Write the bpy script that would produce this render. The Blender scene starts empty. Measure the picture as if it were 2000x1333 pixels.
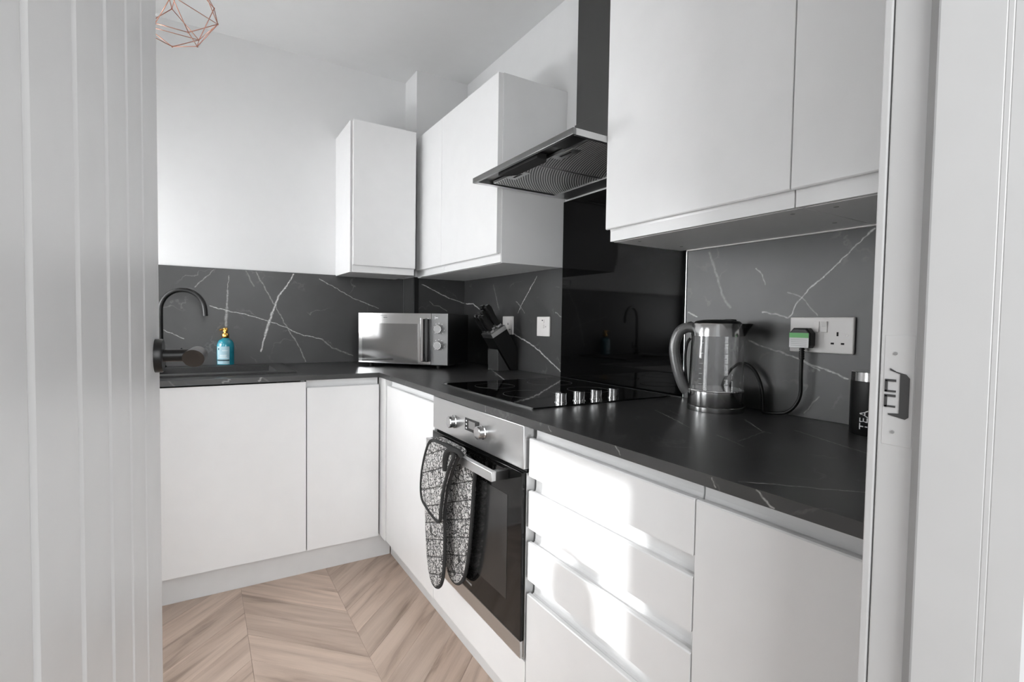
import bpy, bmesh, math, random
from mathutils import Vector, Matrix
random.seed(7)
S = bpy.context.scene
COL = S.collection
PI = math.pi

# ------------------------------------------------------------------ camera
cam = bpy.data.cameras.new('camera')
cam.sensor_width = 36.0
cam.lens = 36.0 * 989.19 / 2000.0
cam.clip_start = 0.01
camo = bpy.data.objects.new('camera', cam)
COL.objects.link(camo)
R0 = Vector((0.8524599, -0.52258055, 0.01488903))
U0 = Vector((0.00685946, 0.03965777, 0.99918978))
F0 = Vector((0.52274761, 0.85166709, -0.03739128))
M = Matrix.Identity(4)
for i in range(3):
    M[i][0], M[i][1], M[i][2] = R0[i], U0[i], -F0[i]
M[0][3], M[1][3], M[2][3] = -0.7153, -2.3577, 1.1578
camo.matrix_world = M
S.camera = camo

# ------------------------------------------------------------------ world, sun, daylight, exposure
W = bpy.data.worlds.new('world')
S.world = W
W.use_nodes = True
bg = W.node_tree.nodes['Background']
bg.inputs[0].default_value = (0.965, 0.985, 1.0, 1)
bg.inputs[1].default_value = 0.58

def add_light(name, kind, loc, direction, energy, **kw):
    l = bpy.data.lights.new(name, kind)
    l.energy = energy
    l.color = (0.97, 0.987, 1.0)
    for k, v in kw.items():
        setattr(l, k, v)
    o = bpy.data.objects.new(name, l)
    COL.objects.link(o)
    o.location = loc
    o.rotation_euler = Vector(direction).to_track_quat('-Z', 'Y').to_euler()
    return o

add_light('sun', 'SUN', (-4, 3, 3), (1, -1.0, -0.36), 3.2, angle=0.012)
# daylight entering by the window in the left wall
add_light('window_daylight', 'AREA', (-1.80, 0.27, 1.50), (1, -0.12, -0.05), 74.0,
          shape='RECTANGLE', size=0.95, size_y=1.1)
# daylight entering by the glazed door in the left wall
add_light('glazed_door_daylight', 'AREA', (-1.80, -1.15, 1.05), (1, 0.25, 0.0), 41.0,
          shape='RECTANGLE', size=1.1, size_y=2.0)
# fill light added behind the camera to brighten faces turned towards it
add_light('hall_fill', 'AREA', (-0.70, -3.5, 1.65), (0.12, 1, -0.06), 33.0,
          shape='RECTANGLE', size=1.0, size_y=1.5)

S.view_settings.view_transform = 'Standard'
S.view_settings.look = 'None'
S.view_settings.gamma = 1.0
S.view_settings.use_curve_mapping = False
S.view_settings.exposure = 0.0

# ------------------------------------------------------------------ materials
def new_mat(name):
    m = bpy.data.materials.new(name)
    m.use_nodes = True
    nt = m.node_tree
    b = nt.nodes['Principled BSDF']
    return m, nt, b

def plain(name, col, rough=0.5, metal=0.0, var=0.03, scale=12.0, bump=0.0, bscale=60.0, **kw):
    m, nt, b = new_mat(name)
    if not isinstance(col, tuple):
        col = (col, col, col)
    tc = nt.nodes.new('ShaderNodeTexCoord')
    n = nt.nodes.new('ShaderNodeTexNoise')
    n.inputs['Scale'].default_value = scale
    nt.links.new(tc.outputs['Object'], n.inputs['Vector'])
    r = nt.nodes.new('ShaderNodeValToRGB')
    r.color_ramp.elements[0].position = 0.3
    r.color_ramp.elements[1].position = 0.7
    r.color_ramp.elements[0].color = tuple(c * (1 - var) for c in col) + (1,)
    r.color_ramp.elements[1].color = tuple(min(1, c * (1 + var)) for c in col) + (1,)
    nt.links.new(n.outputs['Fac'], r.inputs[0])
    nt.links.new(r.outputs[0], b.inputs['Base Color'])
    b.inputs['Roughness'].default_value = rough
    b.inputs['Metallic'].default_value = metal
    if bump:
        n2 = nt.nodes.new('ShaderNodeTexNoise')
        n2.inputs['Scale'].default_value = bscale
        nt.links.new(tc.outputs['Object'], n2.inputs['Vector'])
        bp = nt.nodes.new('ShaderNodeBump')
        bp.inputs['Strength'].default_value = bump
        bp.inputs['Distance'].default_value = 0.002
        nt.links.new(n2.outputs['Fac'], bp.inputs['Height'])
        nt.links.new(bp.outputs[0], b.inputs['Normal'])
    for k, v in kw.items():
        b.inputs[k.replace('_', ' ')].default_value = v
    return m

def brushed(name, col, rough=0.28, axis=2, stretch=80.0):
    m, nt, b = new_mat(name)
    tc = nt.nodes.new('ShaderNodeTexCoord')
    mp = nt.nodes.new('ShaderNodeMapping')
    sc = [stretch, stretch, stretch]
    sc[axis] = 1.0
    mp.inputs['Scale'].default_value = sc
    nt.links.new(tc.outputs['Object'], mp.inputs[0])
    n = nt.nodes.new('ShaderNodeTexNoise')
    n.inputs['Scale'].default_value = 4.0
    n.inputs['Detail'].default_value = 4.0
    nt.links.new(mp.outputs[0], n.inputs['Vector'])
    mr = nt.nodes.new('ShaderNodeMapRange')
    mr.inputs['To Min'].default_value = rough * 0.8
    mr.inputs['To Max'].default_value = rough * 1.25
    nt.links.new(n.outputs['Fac'], mr.inputs[0])
    nt.links.new(mr.outputs[0], b.inputs['Roughness'])
    b.inputs['Base Color'].default_value = (col, col, col, 1)
    b.inputs['Metallic'].default_value = 1.0
    return m

def seg_group():
    g = bpy.data.node_groups.new('vein_segment', 'ShaderNodeTree')
    I = g.interface
    I.new_socket('P', in_out='INPUT', socket_type='NodeSocketVector')
    I.new_socket('A', in_out='INPUT', socket_type='NodeSocketVector')
    I.new_socket('BA', in_out='INPUT', socket_type='NodeSocketVector')
    I.new_socket('InvL', in_out='INPUT', socket_type='NodeSocketFloat')
    I.new_socket('W', in_out='INPUT', socket_type='NodeSocketFloat')
    I.new_socket('S', in_out='INPUT', socket_type='NodeSocketFloat')
    I.new_socket('Mask', in_out='OUTPUT', socket_type='NodeSocketFloat')
    N = g.nodes
    L = g.links.new
    i = N.new('NodeGroupInput')
    o = N.new('NodeGroupOutput')
    pa = N.new('ShaderNodeVectorMath'); pa.operation = 'SUBTRACT'
    L(i.outputs['P'], pa.inputs[0]); L(i.outputs['A'], pa.inputs[1])
    dt = N.new('ShaderNodeVectorMath'); dt.operation = 'DOT_PRODUCT'
    L(pa.outputs[0], dt.inputs[0]); L(i.outputs['BA'], dt.inputs[1])
    h = N.new('ShaderNodeMath'); h.operation = 'MULTIPLY'; h.use_clamp = True
    L(dt.outputs['Value'], h.inputs[0]); L(i.outputs['InvL'], h.inputs[1])
    sc = N.new('ShaderNodeVectorMath'); sc.operation = 'SCALE'
    L(i.outputs['BA'], sc.inputs[0]); L(h.outputs[0], sc.inputs['Scale'])
    df = N.new('ShaderNodeVectorMath'); df.operation = 'SUBTRACT'
    L(pa.outputs[0], df.inputs[0]); L(sc.outputs[0], df.inputs[1])
    ln = N.new('ShaderNodeVectorMath'); ln.operation = 'LENGTH'
    L(df.outputs[0], ln.inputs[0])
    mr = N.new('ShaderNodeMapRange'); mr.interpolation_type = 'SMOOTHSTEP'
    mr.inputs['From Min'].default_value = 0.0
    L(ln.outputs['Value'], mr.inputs['Value']); L(i.outputs['W'], mr.inputs['From Max'])
    L(i.outputs['S'], mr.inputs['To Min'])
    mr.inputs['To Max'].default_value = 0.0
    L(mr.outputs[0], o.inputs['Mask'])
    return g
SEG = seg_group()

def marble(name, axes, veins, rough=0.42, base=0.033, seed=0.0, skew=False):
    """dark stone laminate with drawn pale veins; axes = the two world axes of the panel"""
    m, nt, b = new_mat(name)
    N = nt.nodes; L = nt.links.new
    geo = N.new('ShaderNodeNewGeometry')
    sx = N.new('ShaderNodeSeparateXYZ'); L(geo.outputs['Position'], sx.inputs[0])
    cb = N.new('ShaderNodeCombineXYZ')
    if skew:   # carry the pattern over the front edges of a slab whose top is at z = 0.91
        for k, f in ((0, 1.0), (1, 0.5)):
            ma = N.new('ShaderNodeMath'); ma.operation = 'MULTIPLY_ADD'
            L(sx.outputs[2], ma.inputs[0]); ma.inputs[1].default_value = f; L(sx.outputs[axes[k]], ma.inputs[2])
            mb_ = N.new('ShaderNodeMath'); mb_.operation = 'SUBTRACT'; L(ma.outputs[0], mb_.inputs[0]); mb_.inputs[1].default_value = 0.91 * f
            L(mb_.outputs[0], cb.inputs[k])
    else:
        L(sx.outputs[axes[0]], cb.inputs[0]); L(sx.outputs[axes[1]], cb.inputs[1])
    cb.inputs[2].default_value = seed
    dn = N.new('ShaderNodeTexNoise'); dn.inputs['Scale'].default_value = 38.0
    dn.inputs['Detail'].default_value = 3.0
    L(cb.outputs[0], dn.inputs['Vector'])
    s1 = N.new('ShaderNodeVectorMath'); s1.operation = 'SUBTRACT'
    L(dn.outputs['Color'], s1.inputs[0]); s1.inputs[1].default_value = (0.5, 0.5, 0.5)
    s2 = N.new('ShaderNodeVectorMath'); s2.operation = 'SCALE'
    L(s1.outputs[0], s2.inputs[0]); s2.inputs['Scale'].default_value = 0.013
    ad = N.new('ShaderNodeVectorMath'); ad.operation = 'ADD'
    L(cb.outputs[0], ad.inputs[0]); L(s2.outputs[0], ad.inputs[1])
    fl = N.new('ShaderNodeVectorMath'); fl.operation = 'MULTIPLY'
    L(ad.outputs[0], fl.inputs[0]); fl.inputs[1].default_value = (1, 1, 0)
    last = None
    for pts, wd, st in veins:
        for k in range(len(pts) - 1):
            a, c = pts[k], pts[k + 1]
            ba = (c[0] - a[0], c[1] - a[1])
            gn = N.new('ShaderNodeGroup'); gn.node_tree = SEG
            L(fl.outputs[0], gn.inputs['P'])
            gn.inputs['A'].default_value = (a[0], a[1], 0)
            gn.inputs['BA'].default_value = (ba[0], ba[1], 0)
            gn.inputs['InvL'].default_value = 1.0 / (ba[0] ** 2 + ba[1] ** 2)
            w2 = wd[k] if isinstance(wd, (list, tuple)) else wd
            gn.inputs['W'].default_value = w2
            gn.inputs['S'].default_value = st
            if last is None:
                last = gn.outputs[0]
            else:
                mx = N.new('ShaderNodeMath'); mx.operation = 'MAXIMUM'
                L(last, mx.inputs[0]); L(gn.outputs[0], mx.inputs[1])
                last = mx.outputs[0]
    # break-up of the drawn veins
    bn = N.new('ShaderNodeTexNoise'); bn.inputs['Scale'].default_value = 90.0
    bn.inputs['Detail'].default_value = 2.0
    L(cb.outputs[0], bn.inputs['Vector'])
    br = N.new('ShaderNodeMapRange')
    br.inputs['From Min'].default_value = 0.35; br.inputs['From Max'].default_value = 0.6
    br.inputs['To Min'].default_value = 0.45; br.inputs['To Max'].default_value = 1.0
    L(bn.outputs['Fac'], br.inputs[0])
    mul = N.new('ShaderNodeMath'); mul.operation = 'MULTIPLY'
    L(last, mul.inputs[0]); L(br.outputs[0], mul.inputs[1])
    # faint random veining
    fn = N.new('ShaderNodeTexNoise'); fn.inputs['Scale'].default_value = 5.5
    fn.inputs['Detail'].default_value = 6.0; fn.inputs['Distortion'].default_value = 0.1
    L(cb.outputs[0], fn.inputs['Vector'])
    f1 = N.new('ShaderNodeMath'); f1.operation = 'SUBTRACT'; L(fn.outputs['Fac'], f1.inputs[0]); f1.inputs[1].default_value = 0.5
    f2 = N.new('ShaderNodeMath'); f2.operation = 'ABSOLUTE'; L(f1.outputs[0], f2.inputs[0])
    f3 = N.new('ShaderNodeMapRange'); f3.inputs['From Max'].default_value = 0.012
    f3.inputs['To Min'].default_value = 0.16; f3.inputs['To Max'].default_value = 0.0
    L(f2.outputs[0], f3.inputs[0])
    gk = N.new('ShaderNodeTexNoise'); gk.inputs['Scale'].default_value = 7.0
    L(cb.outputs[0], gk.inputs['Vector'])
    g2 = N.new('ShaderNodeMapRange'); g2.inputs['From Min'].default_value = 0.52; g2.inputs['From Max'].default_value = 0.72
    L(gk.outputs['Fac'], g2.inputs[0])
    f4 = N.new('ShaderNodeMath'); f4.operation = 'MULTIPLY'; L(f3.outputs[0], f4.inputs[0]); L(g2.outputs[0], f4.inputs[1])
    mx = N.new('ShaderNodeMath'); mx.operation = 'MAXIMUM'; L(mul.outputs[0], mx.inputs[0]); L(f4.outputs[0], mx.inputs[1])
    # cloudy ground
    cn = N.new('ShaderNodeTexNoise'); cn.inputs['Scale'].default_value = 4.0; cn.inputs['Detail'].default_value = 5.0
    L(cb.outputs[0], cn.inputs['Vector'])
    cr = N.new('ShaderNodeValToRGB')
    cr.color_ramp.elements[0].position = 0.35; cr.color_ramp.elements[1].position = 0.72
    lo, hi = base * 0.8, base * 1.35
    cr.color_ramp.elements[0].color = (lo, lo, lo, 1)
    cr.color_ramp.elements[1].color = (hi, hi, hi, 1)
    L(cn.outputs['Fac'], cr.inputs[0])
    mix = N.new('ShaderNodeMixRGB')
    L(mx.outputs[0], mix.inputs[0]); L(cr.outputs[0], mix.inputs[1])
    mix.inputs[2].default_value = (0.72, 0.71, 0.70, 1)
    L(mix.outputs[0], b.inputs['Base Color'])
    b.inputs['Roughness'].default_value = rough
    b.inputs['Specular IOR Level'].default_value = 0.9
    return m

V_BACK = [
    ([(-0.278, 1.405), (-0.321, 1.326), (-0.354, 1.283), (-0.386, 1.189), (-0.402, 1.136), (-0.421, 1.066), (-0.442, 0.979)],
     [0.005, 0.006, 0.007, 0.009, 0.009, 0.006], 1.0),
    ([(-0.677, 1.218), (-0.596, 1.195), (-0.491, 1.172), (-0.408, 1.145), (-0.333, 1.116), (-0.239, 1.069), (-0.13, 1.046)], 0.0035, 0.8),
    ([(-0.464, 1.405), (-0.402, 1.282), (-0.365, 1.213), (-0.311, 1.107), (-0.261, 1.024), (-0.216, 0.92)], 0.005, 0.35),
    ([(-0.59, 1.38), (-0.598, 1.302), (-0.6, 1.212), (-0.606, 1.117)], [0.003, 0.006, 0.010], 0.45),
    ([(-0.66, 1.401), (-0.7, 1.357), (-0.742, 1.311)], 0.004, 0.32),
    ([(-0.144, 1.386), (-0.083, 1.356), (0.047, 1.284), (0.197, 1.229)], 0.0032, 0.6),
    ([(-0.875, 1.093), (-0.79, 1.05)], 0.0035, 0.55),
    ([(-0.13, 1.046), (-0.076, 0.997), (0.046, 0.945)], 0.006, 0.3),
    ([(-0.512, 1.408), (-0.475, 1.33)], 0.006, 0.2),
    # boxed corner face
    ([(0.40, 1.373), (0.466, 1.344), (0.571, 1.30), (0.688, 1.266)], 0.004, 0.9),
    ([(0.447, 1.274), (0.475, 1.252), (0.515, 1.246), (0.564, 1.218)], 0.003, 0.45)]
V_RIGHT = [
    ([(0.469, 1.266), (0.369, 1.264), (0.29, 1.233), (-0.1, 1.095), (-0.253, 1.054), (-0.34, 1.019), (-0.529, 0.929)], 0.005, 0.9),
    ([(-0.308, 1.383), (-0.168, 1.242), (-0.139, 1.204)], 0.004, 0.75),
    ([(-0.464, 1.208), (-0.549, 1.163)], 0.004, 0.5),
    ([(-0.119, 1.265), (-0.168, 1.236), (-0.203, 1.204)], 0.004, 0.35),
    ([(0.124, 1.364), (0.058, 1.226)], 0.007, 0.22)]
V_RIGHT2 = [
    ([(-1.759, 1.399), (-1.712, 1.353), (-1.669, 1.31), (-1.609, 1.259), (-1.569, 1.211), (-1.565, 1.192), (-1.554, 1.181), (-1.53, 1.19), (-1.478, 1.197)], 0.003, 0.8),
    ([(-1.439, 1.112), (-1.485, 1.097), (-1.541, 1.083), (-1.63, 1.053), (-1.677, 1.042), (-1.713, 1.026)], 0.0036, 0.75),
    ([(-1.599, 1.062), (-1.645, 1.042)], 0.003, 0.6),
    ([(-1.214, 1.198), (-1.249, 1.184)], 0.004, 0.8),
    ([(-1.291, 1.391), (-1.323, 1.307), (-1.34, 1.256), (-1.372, 1.215)], 0.007, 0.22),
    ([(-1.551, 1.254), (-1.591, 1.237), (-1.634, 1.188)], 0.003, 0.32),
    ([(-1.454, 1.328), (-1.475, 1.305), (-1.484, 1.278)], 0.003, 0.35),
    ([(-1.607, 0.922), (-1.645, 0.971)], 0.003, 0.25)]
V_TOP = [
    ([(0.011, -1.87), (0.133, -1.996)], 0.0028, 0.6),
    ([(0.488, -1.691), (0.399, -1.883)], 0.0028, 0.6),
    ([(0.504, -1.55), (0.406, -1.661), (0.405, -1.684)], 0.003, 0.6),
    ([(0.411, -1.663), (0.264, -1.697)], 0.0025, 0.4),
    ([(0.399, -1.338), (0.313, -1.508)], 0.0028, 0.6),
    ([(0.433, -1.355), (0.396, -1.427)], 0.0022, 0.4),
    ([(0.277, -1.635), (0.232, -1.731)], 0.003, 0.35),
    ([(0.56, -0.08), (0.504, -0.219), (0.386, -0.507)], 0.006, 0.8),
    ([(0.333, -1.462), (0.288, -1.549)], 0.0025, 0.35),
    ([(0.018, 0.66), (0.004, 0.384)], 0.004, 0.4),
    ([(-0.002, -1.60), (-0.017, -1.622)], 0.0022, 0.5), ([(-0.001, -1.905), (-0.020, -1.945)], 0.0022, 0.6),
    ([(-0.004, -1.83), (-0.018, -1.845)], 0.002, 0.45), ([(-0.004, -1.37), (-0.016, -1.385)], 0.002, 0.4),
    ([(-0.003, -1.05), (-0.017, -1.06)], 0.002, 0.4),
    ([(-0.50, -0.002), (-0.53, -0.009)], 0.0025, 0.4), ([(-0.62, -0.003), (-0.66, -0.009)], 0.0025, 0.35)]

MT = {}
MT['wall'] = plain('wall_paint', 0.76, 0.75, var=0.008, bump=0.08, bscale=220)
MT['ceiling'] = plain('ceiling_paint', 0.70, 0.8, var=0.008, bump=0.05, bscale=200)
MT['gloss'] = plain('white_gloss_front', 0.86, 0.20, var=0.01)
MT['carcass'] = plain('white_melamine', 0.84, 0.4, var=0.01)
MT['plinth'] = plain('plinth_white', 0.72, 0.45, var=0.02)
MT['door_paint'] = plain('door_white_paint', 0.86, 0.35, var=0.015, bump=0.04, bscale=90)
MT['trim_paint'] = plain('trim_gloss_paint', 0.70, 0.3, var=0.015, bump=0.1, bscale=40)
MT['marble_back'] = marble('marble_back', (0, 2), V_BACK, seed=0.3)
MT['marble_right'] = marble('marble_right', (1, 2), V_RIGHT, seed=1.7)
MT['marble_right_near'] = marble('marble_right_near', (1, 2), V_RIGHT2, seed=4.1)
MT['marble_top'] = marble('marble_top', (0, 1), V_TOP, rough=0.33, base=0.03, seed=2.2, skew=True)
MT['black_glass'] = plain('black_glass', 0.004, 0.03, var=0.0)
MT['oven_glass'] = plain('oven_glass', 0.006, 0.06, var=0.0, Specular_IOR_Level=0.3)
MT['splash_glass'] = plain('splash_black_glass', 0.002, 0.04, var=0.0, Specular_IOR_Level=0.16)
MT['inner_glass'] = plain('oven_inner_window', 0.022, 0.16, var=0.2, scale=6)
MT['steel'] = brushed('brushed_steel', 0.62, 0.30, axis=1)
MT['steel_v'] = brushed('brushed_steel_round', 0.60, 0.16, axis=0, stretch=3)
MT['chrome'] = plain('chrome', 0.75, 0.08, 1.0, var=0.0)
MT['dark_steel'] = brushed('dark_steel', 0.11, 0.34, axis=2)
MT['black'] = plain('black_plastic', 0.010, 0.35, Specular_IOR_Level=0.35)
MT['black_satin'] = plain('black_satin_metal', 0.009, 0.34, var=0.05, Specular_IOR_Level=0.4)
MT['black_matt'] = plain('black_matt_composite', 0.03, 0.6, var=0.15, scale=150, bump=0.1, bscale=500)
MT['white_plastic'] = plain('white_plastic', (0.80, 0.775, 0.76), 0.3, var=0.01)
MT['dark_hole'] = plain('dark_hole', 0.01, 0.8)
MT['grey_mark'] = plain('grey_print', 0.35, 0.5)
MT['white_print'] = plain('white_print', 0.85, 0.5)
MT['green'] = plain('green_print', (0.16, 0.50, 0.17), 0.5)
MT['label_white'] = plain('paper_label', 0.80, 0.5)
MT['copper'] = plain('copper_wire', (0.62, 0.32, 0.24), 0.3, 1.0)
MT['gold'] = plain('gold_pump', (0.80, 0.46, 0.12), 0.22, 1.0)
MT['teal'] = plain('teal_liquid', (0.02, 0.27, 0.36), 0.12, var=0.25, scale=20, Coat_Weight=0.6)
MT['teal_label'] = plain('pale_teal_label', (0.42, 0.62, 0.70), 0.3, var=0.15, scale=40)
MT['knife_black'] = plain('knife_block_black', 0.008, 0.35, Specular_IOR_Level=0.3)
def blind_mat():
    m, nt, b = new_mat('blind_fabric')
    b.inputs['Base Color'].default_value = (0.8, 0.8, 0.8, 1); b.inputs['Roughness'].default_value = 0.9
    t = nt.nodes.new('ShaderNodeBsdfTranslucent'); t.inputs['Color'].default_value = (0.9, 0.9, 0.9, 1)
    n = nt.nodes.new('ShaderNodeTexNoise'); n.inputs['Scale'].default_value = 400
    mr = nt.nodes.new('ShaderNodeMapRange'); mr.inputs['To Min'].default_value = 0.52; mr.inputs['To Max'].default_value = 0.60
    nt.links.new(n.outputs['Fac'], mr.inputs[0])
    mx = nt.nodes.new('ShaderNodeMixShader')
    nt.links.new(mr.outputs[0], mx.inputs[0]); nt.links.new(b.outputs[0], mx.inputs[1]); nt.links.new(t.outputs[0], mx.inputs[2])
    nt.links.new(mx.outputs[0], nt.nodes['Material Output'].inputs[0])
    return m
MT['blind'] = blind_mat()
MT['vase'] = plain('vase_ceramic', 0.4, 0.5)

def glass_mat():
    m, nt, b = new_mat('clear_glass')
    n = nt.nodes.new('ShaderNodeTexNoise'); n.inputs['Scale'].default_value = 3
    mr = nt.nodes.new('ShaderNodeMapRange'); mr.inputs['To Min'].default_value = 0.0; mr.inputs['To Max'].default_value = 0.02
    nt.links.new(n.outputs['Fac'], mr.inputs[0]); nt.links.new(mr.outputs[0], b.inputs['Roughness'])
    b.inputs['Base Color'].default_value = (0.95, 0.95, 0.95, 1)
    b.inputs['Transmission Weight'].default_value = 1.0
    b.inputs['IOR'].default_value = 1.45
    return m
MT['glass'] = glass_mat()

def wood_mat(name, ang):
    m, nt, b = new_mat(name)
    N = nt.nodes; L = nt.links.new
    tc = N.new('ShaderNodeTexCoord'); oi = N.new('ShaderNodeObjectInfo')
    rot = N.new('ShaderNodeVectorRotate'); rot.rotation_type = 'Z_AXIS'
    rot.inputs['Angle'].default_value = ang
    L(tc.outputs['Object'], rot.inputs['Vector'])
    off = N.new('ShaderNodeVectorMath'); off.operation = 'SCALE'
    off.inputs[0].default_value = (3.1, 7.7, 5.3); 
    ml = N.new('ShaderNodeMath'); ml.operation = 'MULTIPLY'; ml.inputs[1].default_value = 6.0
    L(oi.outputs['Random'], ml.inputs[0]); L(ml.outputs[0], off.inputs['Scale'])
    ad = N.new('ShaderNodeVectorMath'); ad.operation = 'ADD'
    L(rot.outputs[0], ad.inputs[0]); L(off.outputs[0], ad.inputs[1])
    mp = N.new('ShaderNodeMapping'); mp.inputs['Scale'].default_value = (1.1, 10.0, 1.0)
    L(ad.outputs[0], mp.inputs[0])
    n1 = N.new('ShaderNodeTexNoise'); n1.inputs['Scale'].default_value = 2.0; n1.inputs['Detail'].default_value = 7
    n1.inputs['Distortion'].default_value = 0.7
    L(mp.outputs[0], n1.inputs['Vector'])
    cr = N.new('ShaderNodeValToRGB'); e = cr.color_ramp.elements
    e[0].position = 0.28; e[0].color = (0.31, 0.228, 0.175, 1)
    e[1].position = 0.62; e[1].color = (0.62, 0.485, 0.395, 1)
    e2 = cr.color_ramp.elements.new(0.42); e2.color = (0.50, 0.38, 0.305, 1)
    L(n1.outputs['Fac'], cr.inputs[0])
    mp2 = N.new('ShaderNodeMapping'); mp2.inputs['Scale'].default_value = (4.0, 120.0, 1.0)
    L(ad.outputs[0], mp2.inputs[0])
    n2 = N.new('ShaderNodeTexNoise'); n2.inputs['Scale'].default_value = 2.0; n2.inputs['Detail'].default_value = 3
    L(mp2.outputs[0], n2.inputs['Vector'])
    mr = N.new('ShaderNodeMapRange'); mr.inputs['To Min'].default_value = 0.90; mr.inputs['To Max'].default_value = 1.08
    L(n2.outputs['Fac'], mr.inputs[0])
    tr = N.new('ShaderNodeMapRange'); tr.inputs['To Min'].default_value = 0.90; tr.inputs['To Max'].default_value = 1.10
    L(oi.outputs['Random'], tr.inputs[0])
    m2 = N.new('ShaderNodeMath'); m2.operation = 'MULTIPLY'; L(mr.outputs[0], m2.inputs[0]); L(tr.outputs[0], m2.inputs[1])
    vs = N.new('ShaderNodeVectorMath'); vs.operation = 'SCALE'
    L(cr.outputs[0], vs.inputs[0]); L(m2.outputs[0], vs.inputs['Scale'])
    L(vs.outputs[0], b.inputs['Base Color'])
    b.inputs['Roughness'].default_value = 0.42
    return m
MT['wood_a'] = wood_mat('oak_plank_a', PI / 4)
MT['wood_b'] = wood_mat('oak_plank_b', -PI / 4)

def filter_mat():
    m, nt, b = new_mat('grease_filter_mesh')
    N = nt.nodes; L = nt.links.new
    tc = N.new('ShaderNodeTexCoord')
    w = N.new('ShaderNodeTexWave'); w.wave_type = 'RINGS'; w.rings_direction = 'Z'
    w.inputs['Scale'].default_value = 34.0
    mp = N.new('ShaderNodeMapping'); mp.inputs['Location'].default_value = (-0.62, 0.35, 0)
    L(tc.outputs['Object'], mp.inputs[0]); L(mp.outputs[0], w.inputs['Vector'])
    cr = N.new('ShaderNodeValToRGB'); e = cr.color_ramp.elements
    e[0].position = 0.35; e[0].color = (0.10, 0.10, 0.10, 1)
    e[1].position = 0.65; e[1].color = (0.62, 0.62, 0.62, 1)
    L(w.outputs['Fac'], cr.inputs[0]); L(cr.outputs[0], b.inputs['Base Color'])
    b.inputs['Metallic'].default_value = 0.6; b.inputs['Roughness'].default_value = 0.4
    bp = N.new('ShaderNodeBump'); bp.inputs['Strength'].default_value = 0.4; bp.inputs['Distance'].default_value = 0.002
    L(w.outputs['Fac'], bp.inputs['Height']); L(bp.outputs[0], b.inputs['Normal'])
    return m
MT['filter'] = filter_mat()

def glove_mat():
    m, nt, b = new_mat('glove_printed_cotton')
    N = nt.nodes; L = nt.links.new
    tc = N.new('ShaderNodeTexCoord')
    mp = N.new('ShaderNodeMapping'); mp.inputs['Rotation'].default_value = (0.35, 0, 0)
    L(tc.outputs['Object'], mp.inputs[0])
    v = N.new('ShaderNodeTexVoronoi'); v.feature = 'DISTANCE_TO_EDGE'; v.inputs['Scale'].default_value = 46
    L(mp.outputs[0], v.inputs['Vector'])
    w = N.new('ShaderNodeTexWave'); w.inputs['Scale'].default_value = 34; w.inputs['Distortion'].default_value = 9
    w.inputs['Detail'].default_value = 2; w.inputs['Detail Scale'].default_value = 4
    L(mp.outputs[0], w.inputs['Vector'])
    c1 = N.new('ShaderNodeMapRange'); c1.inputs['From Min'].default_value = 0.015; c1.inputs['From Max'].default_value = 0.06
    L(v.outputs['Distance'], c1.inputs[0])
    c2 = N.new('ShaderNodeMapRange'); c2.inputs['From Min'].default_value = 0.14; c2.inputs['From Max'].default_value = 0.3
    L(w.outputs['Fac'], c2.inputs[0])
    mu = N.new('ShaderNodeMath'); mu.operation = 'MULTIPLY'; L(c1.outputs[0], mu.inputs[0]); L(c2.outputs[0], mu.inputs[1])
    # quilting lines
    sp = N.new('ShaderNodeSeparateXYZ'); L(mp.outputs[0], sp.inputs[0])
    qs = []
    for k, out in enumerate(('Y', 'Z')):
        q = N.new('ShaderNodeMath'); q.operation = 'PINGPONG'; q.inputs[1].default_value = 0.027
        L(sp.outputs[out], q.inputs[0])
        q2 = N.new('ShaderNodeMapRange'); q2.inputs['From Max'].default_value = 0.003
        L(q.outputs[0], q2.inputs[0]); qs.append(q2.outputs[0])
    qm = N.new('ShaderNodeMath'); qm.operation = 'MULTIPLY'; L(qs[0], qm.inputs[0]); L(qs[1], qm.inputs[1])
    fm = N.new('ShaderNodeMath'); fm.operation = 'MULTIPLY'; L(mu.outputs[0], fm.inputs[0]); L(qm.outputs[0], fm.inputs[1])
    cr = N.new('ShaderNodeValToRGB'); e = cr.color_ramp.elements
    e[0].color = (0.02, 0.02, 0.02, 1); e[1].color = (0.60, 0.59, 0.58, 1)
    L(fm.outputs[0], cr.inputs[0]); L(cr.outputs[0], b.inputs['Base Color'])
    b.inputs['Roughness'].default_value = 0.85
    bp = N.new('ShaderNodeBump'); bp.inputs['Strength'].default_value = 0.7; bp.inputs['Distance'].default_value = 0.004
    L(qm.outputs[0], bp.inputs['Height']); L(bp.outputs[0], b.inputs['Normal'])
    return m
MT['glove'] = glove_mat()
MT['glove_trim'] = plain('glove_black_binding', 0.02, 0.8, bump=0.2, bscale=300)

def mw_window():
    m, nt, b = new_mat('microwave_mirror_glass')
    tc = nt.nodes.new('ShaderNodeTexCoord'); n = nt.nodes.new('ShaderNodeTexNoise'); n.inputs['Scale'].default_value = 5
    nt.links.new(tc.outputs['Object'], n.inputs['Vector'])
    mr = nt.nodes.new('ShaderNodeMapRange'); mr.inputs['To Min'].default_value = 0.05; mr.inputs['To Max'].default_value = 0.1
    nt.links.new(n.outputs['Fac'], mr.inputs[0]); nt.links.new(mr.outputs[0], b.inputs['Roughness'])
    b.inputs['Base Color'].default_value = (0.42, 0.42, 0.42, 1); b.inputs['Metallic'].default_value = 1
    return m
MT['mw_window'] = mw_window()
MT['mw_steel'] = plain('microwave_polished_steel', 0.72, 0.09, 1.0, var=0.02)

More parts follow.
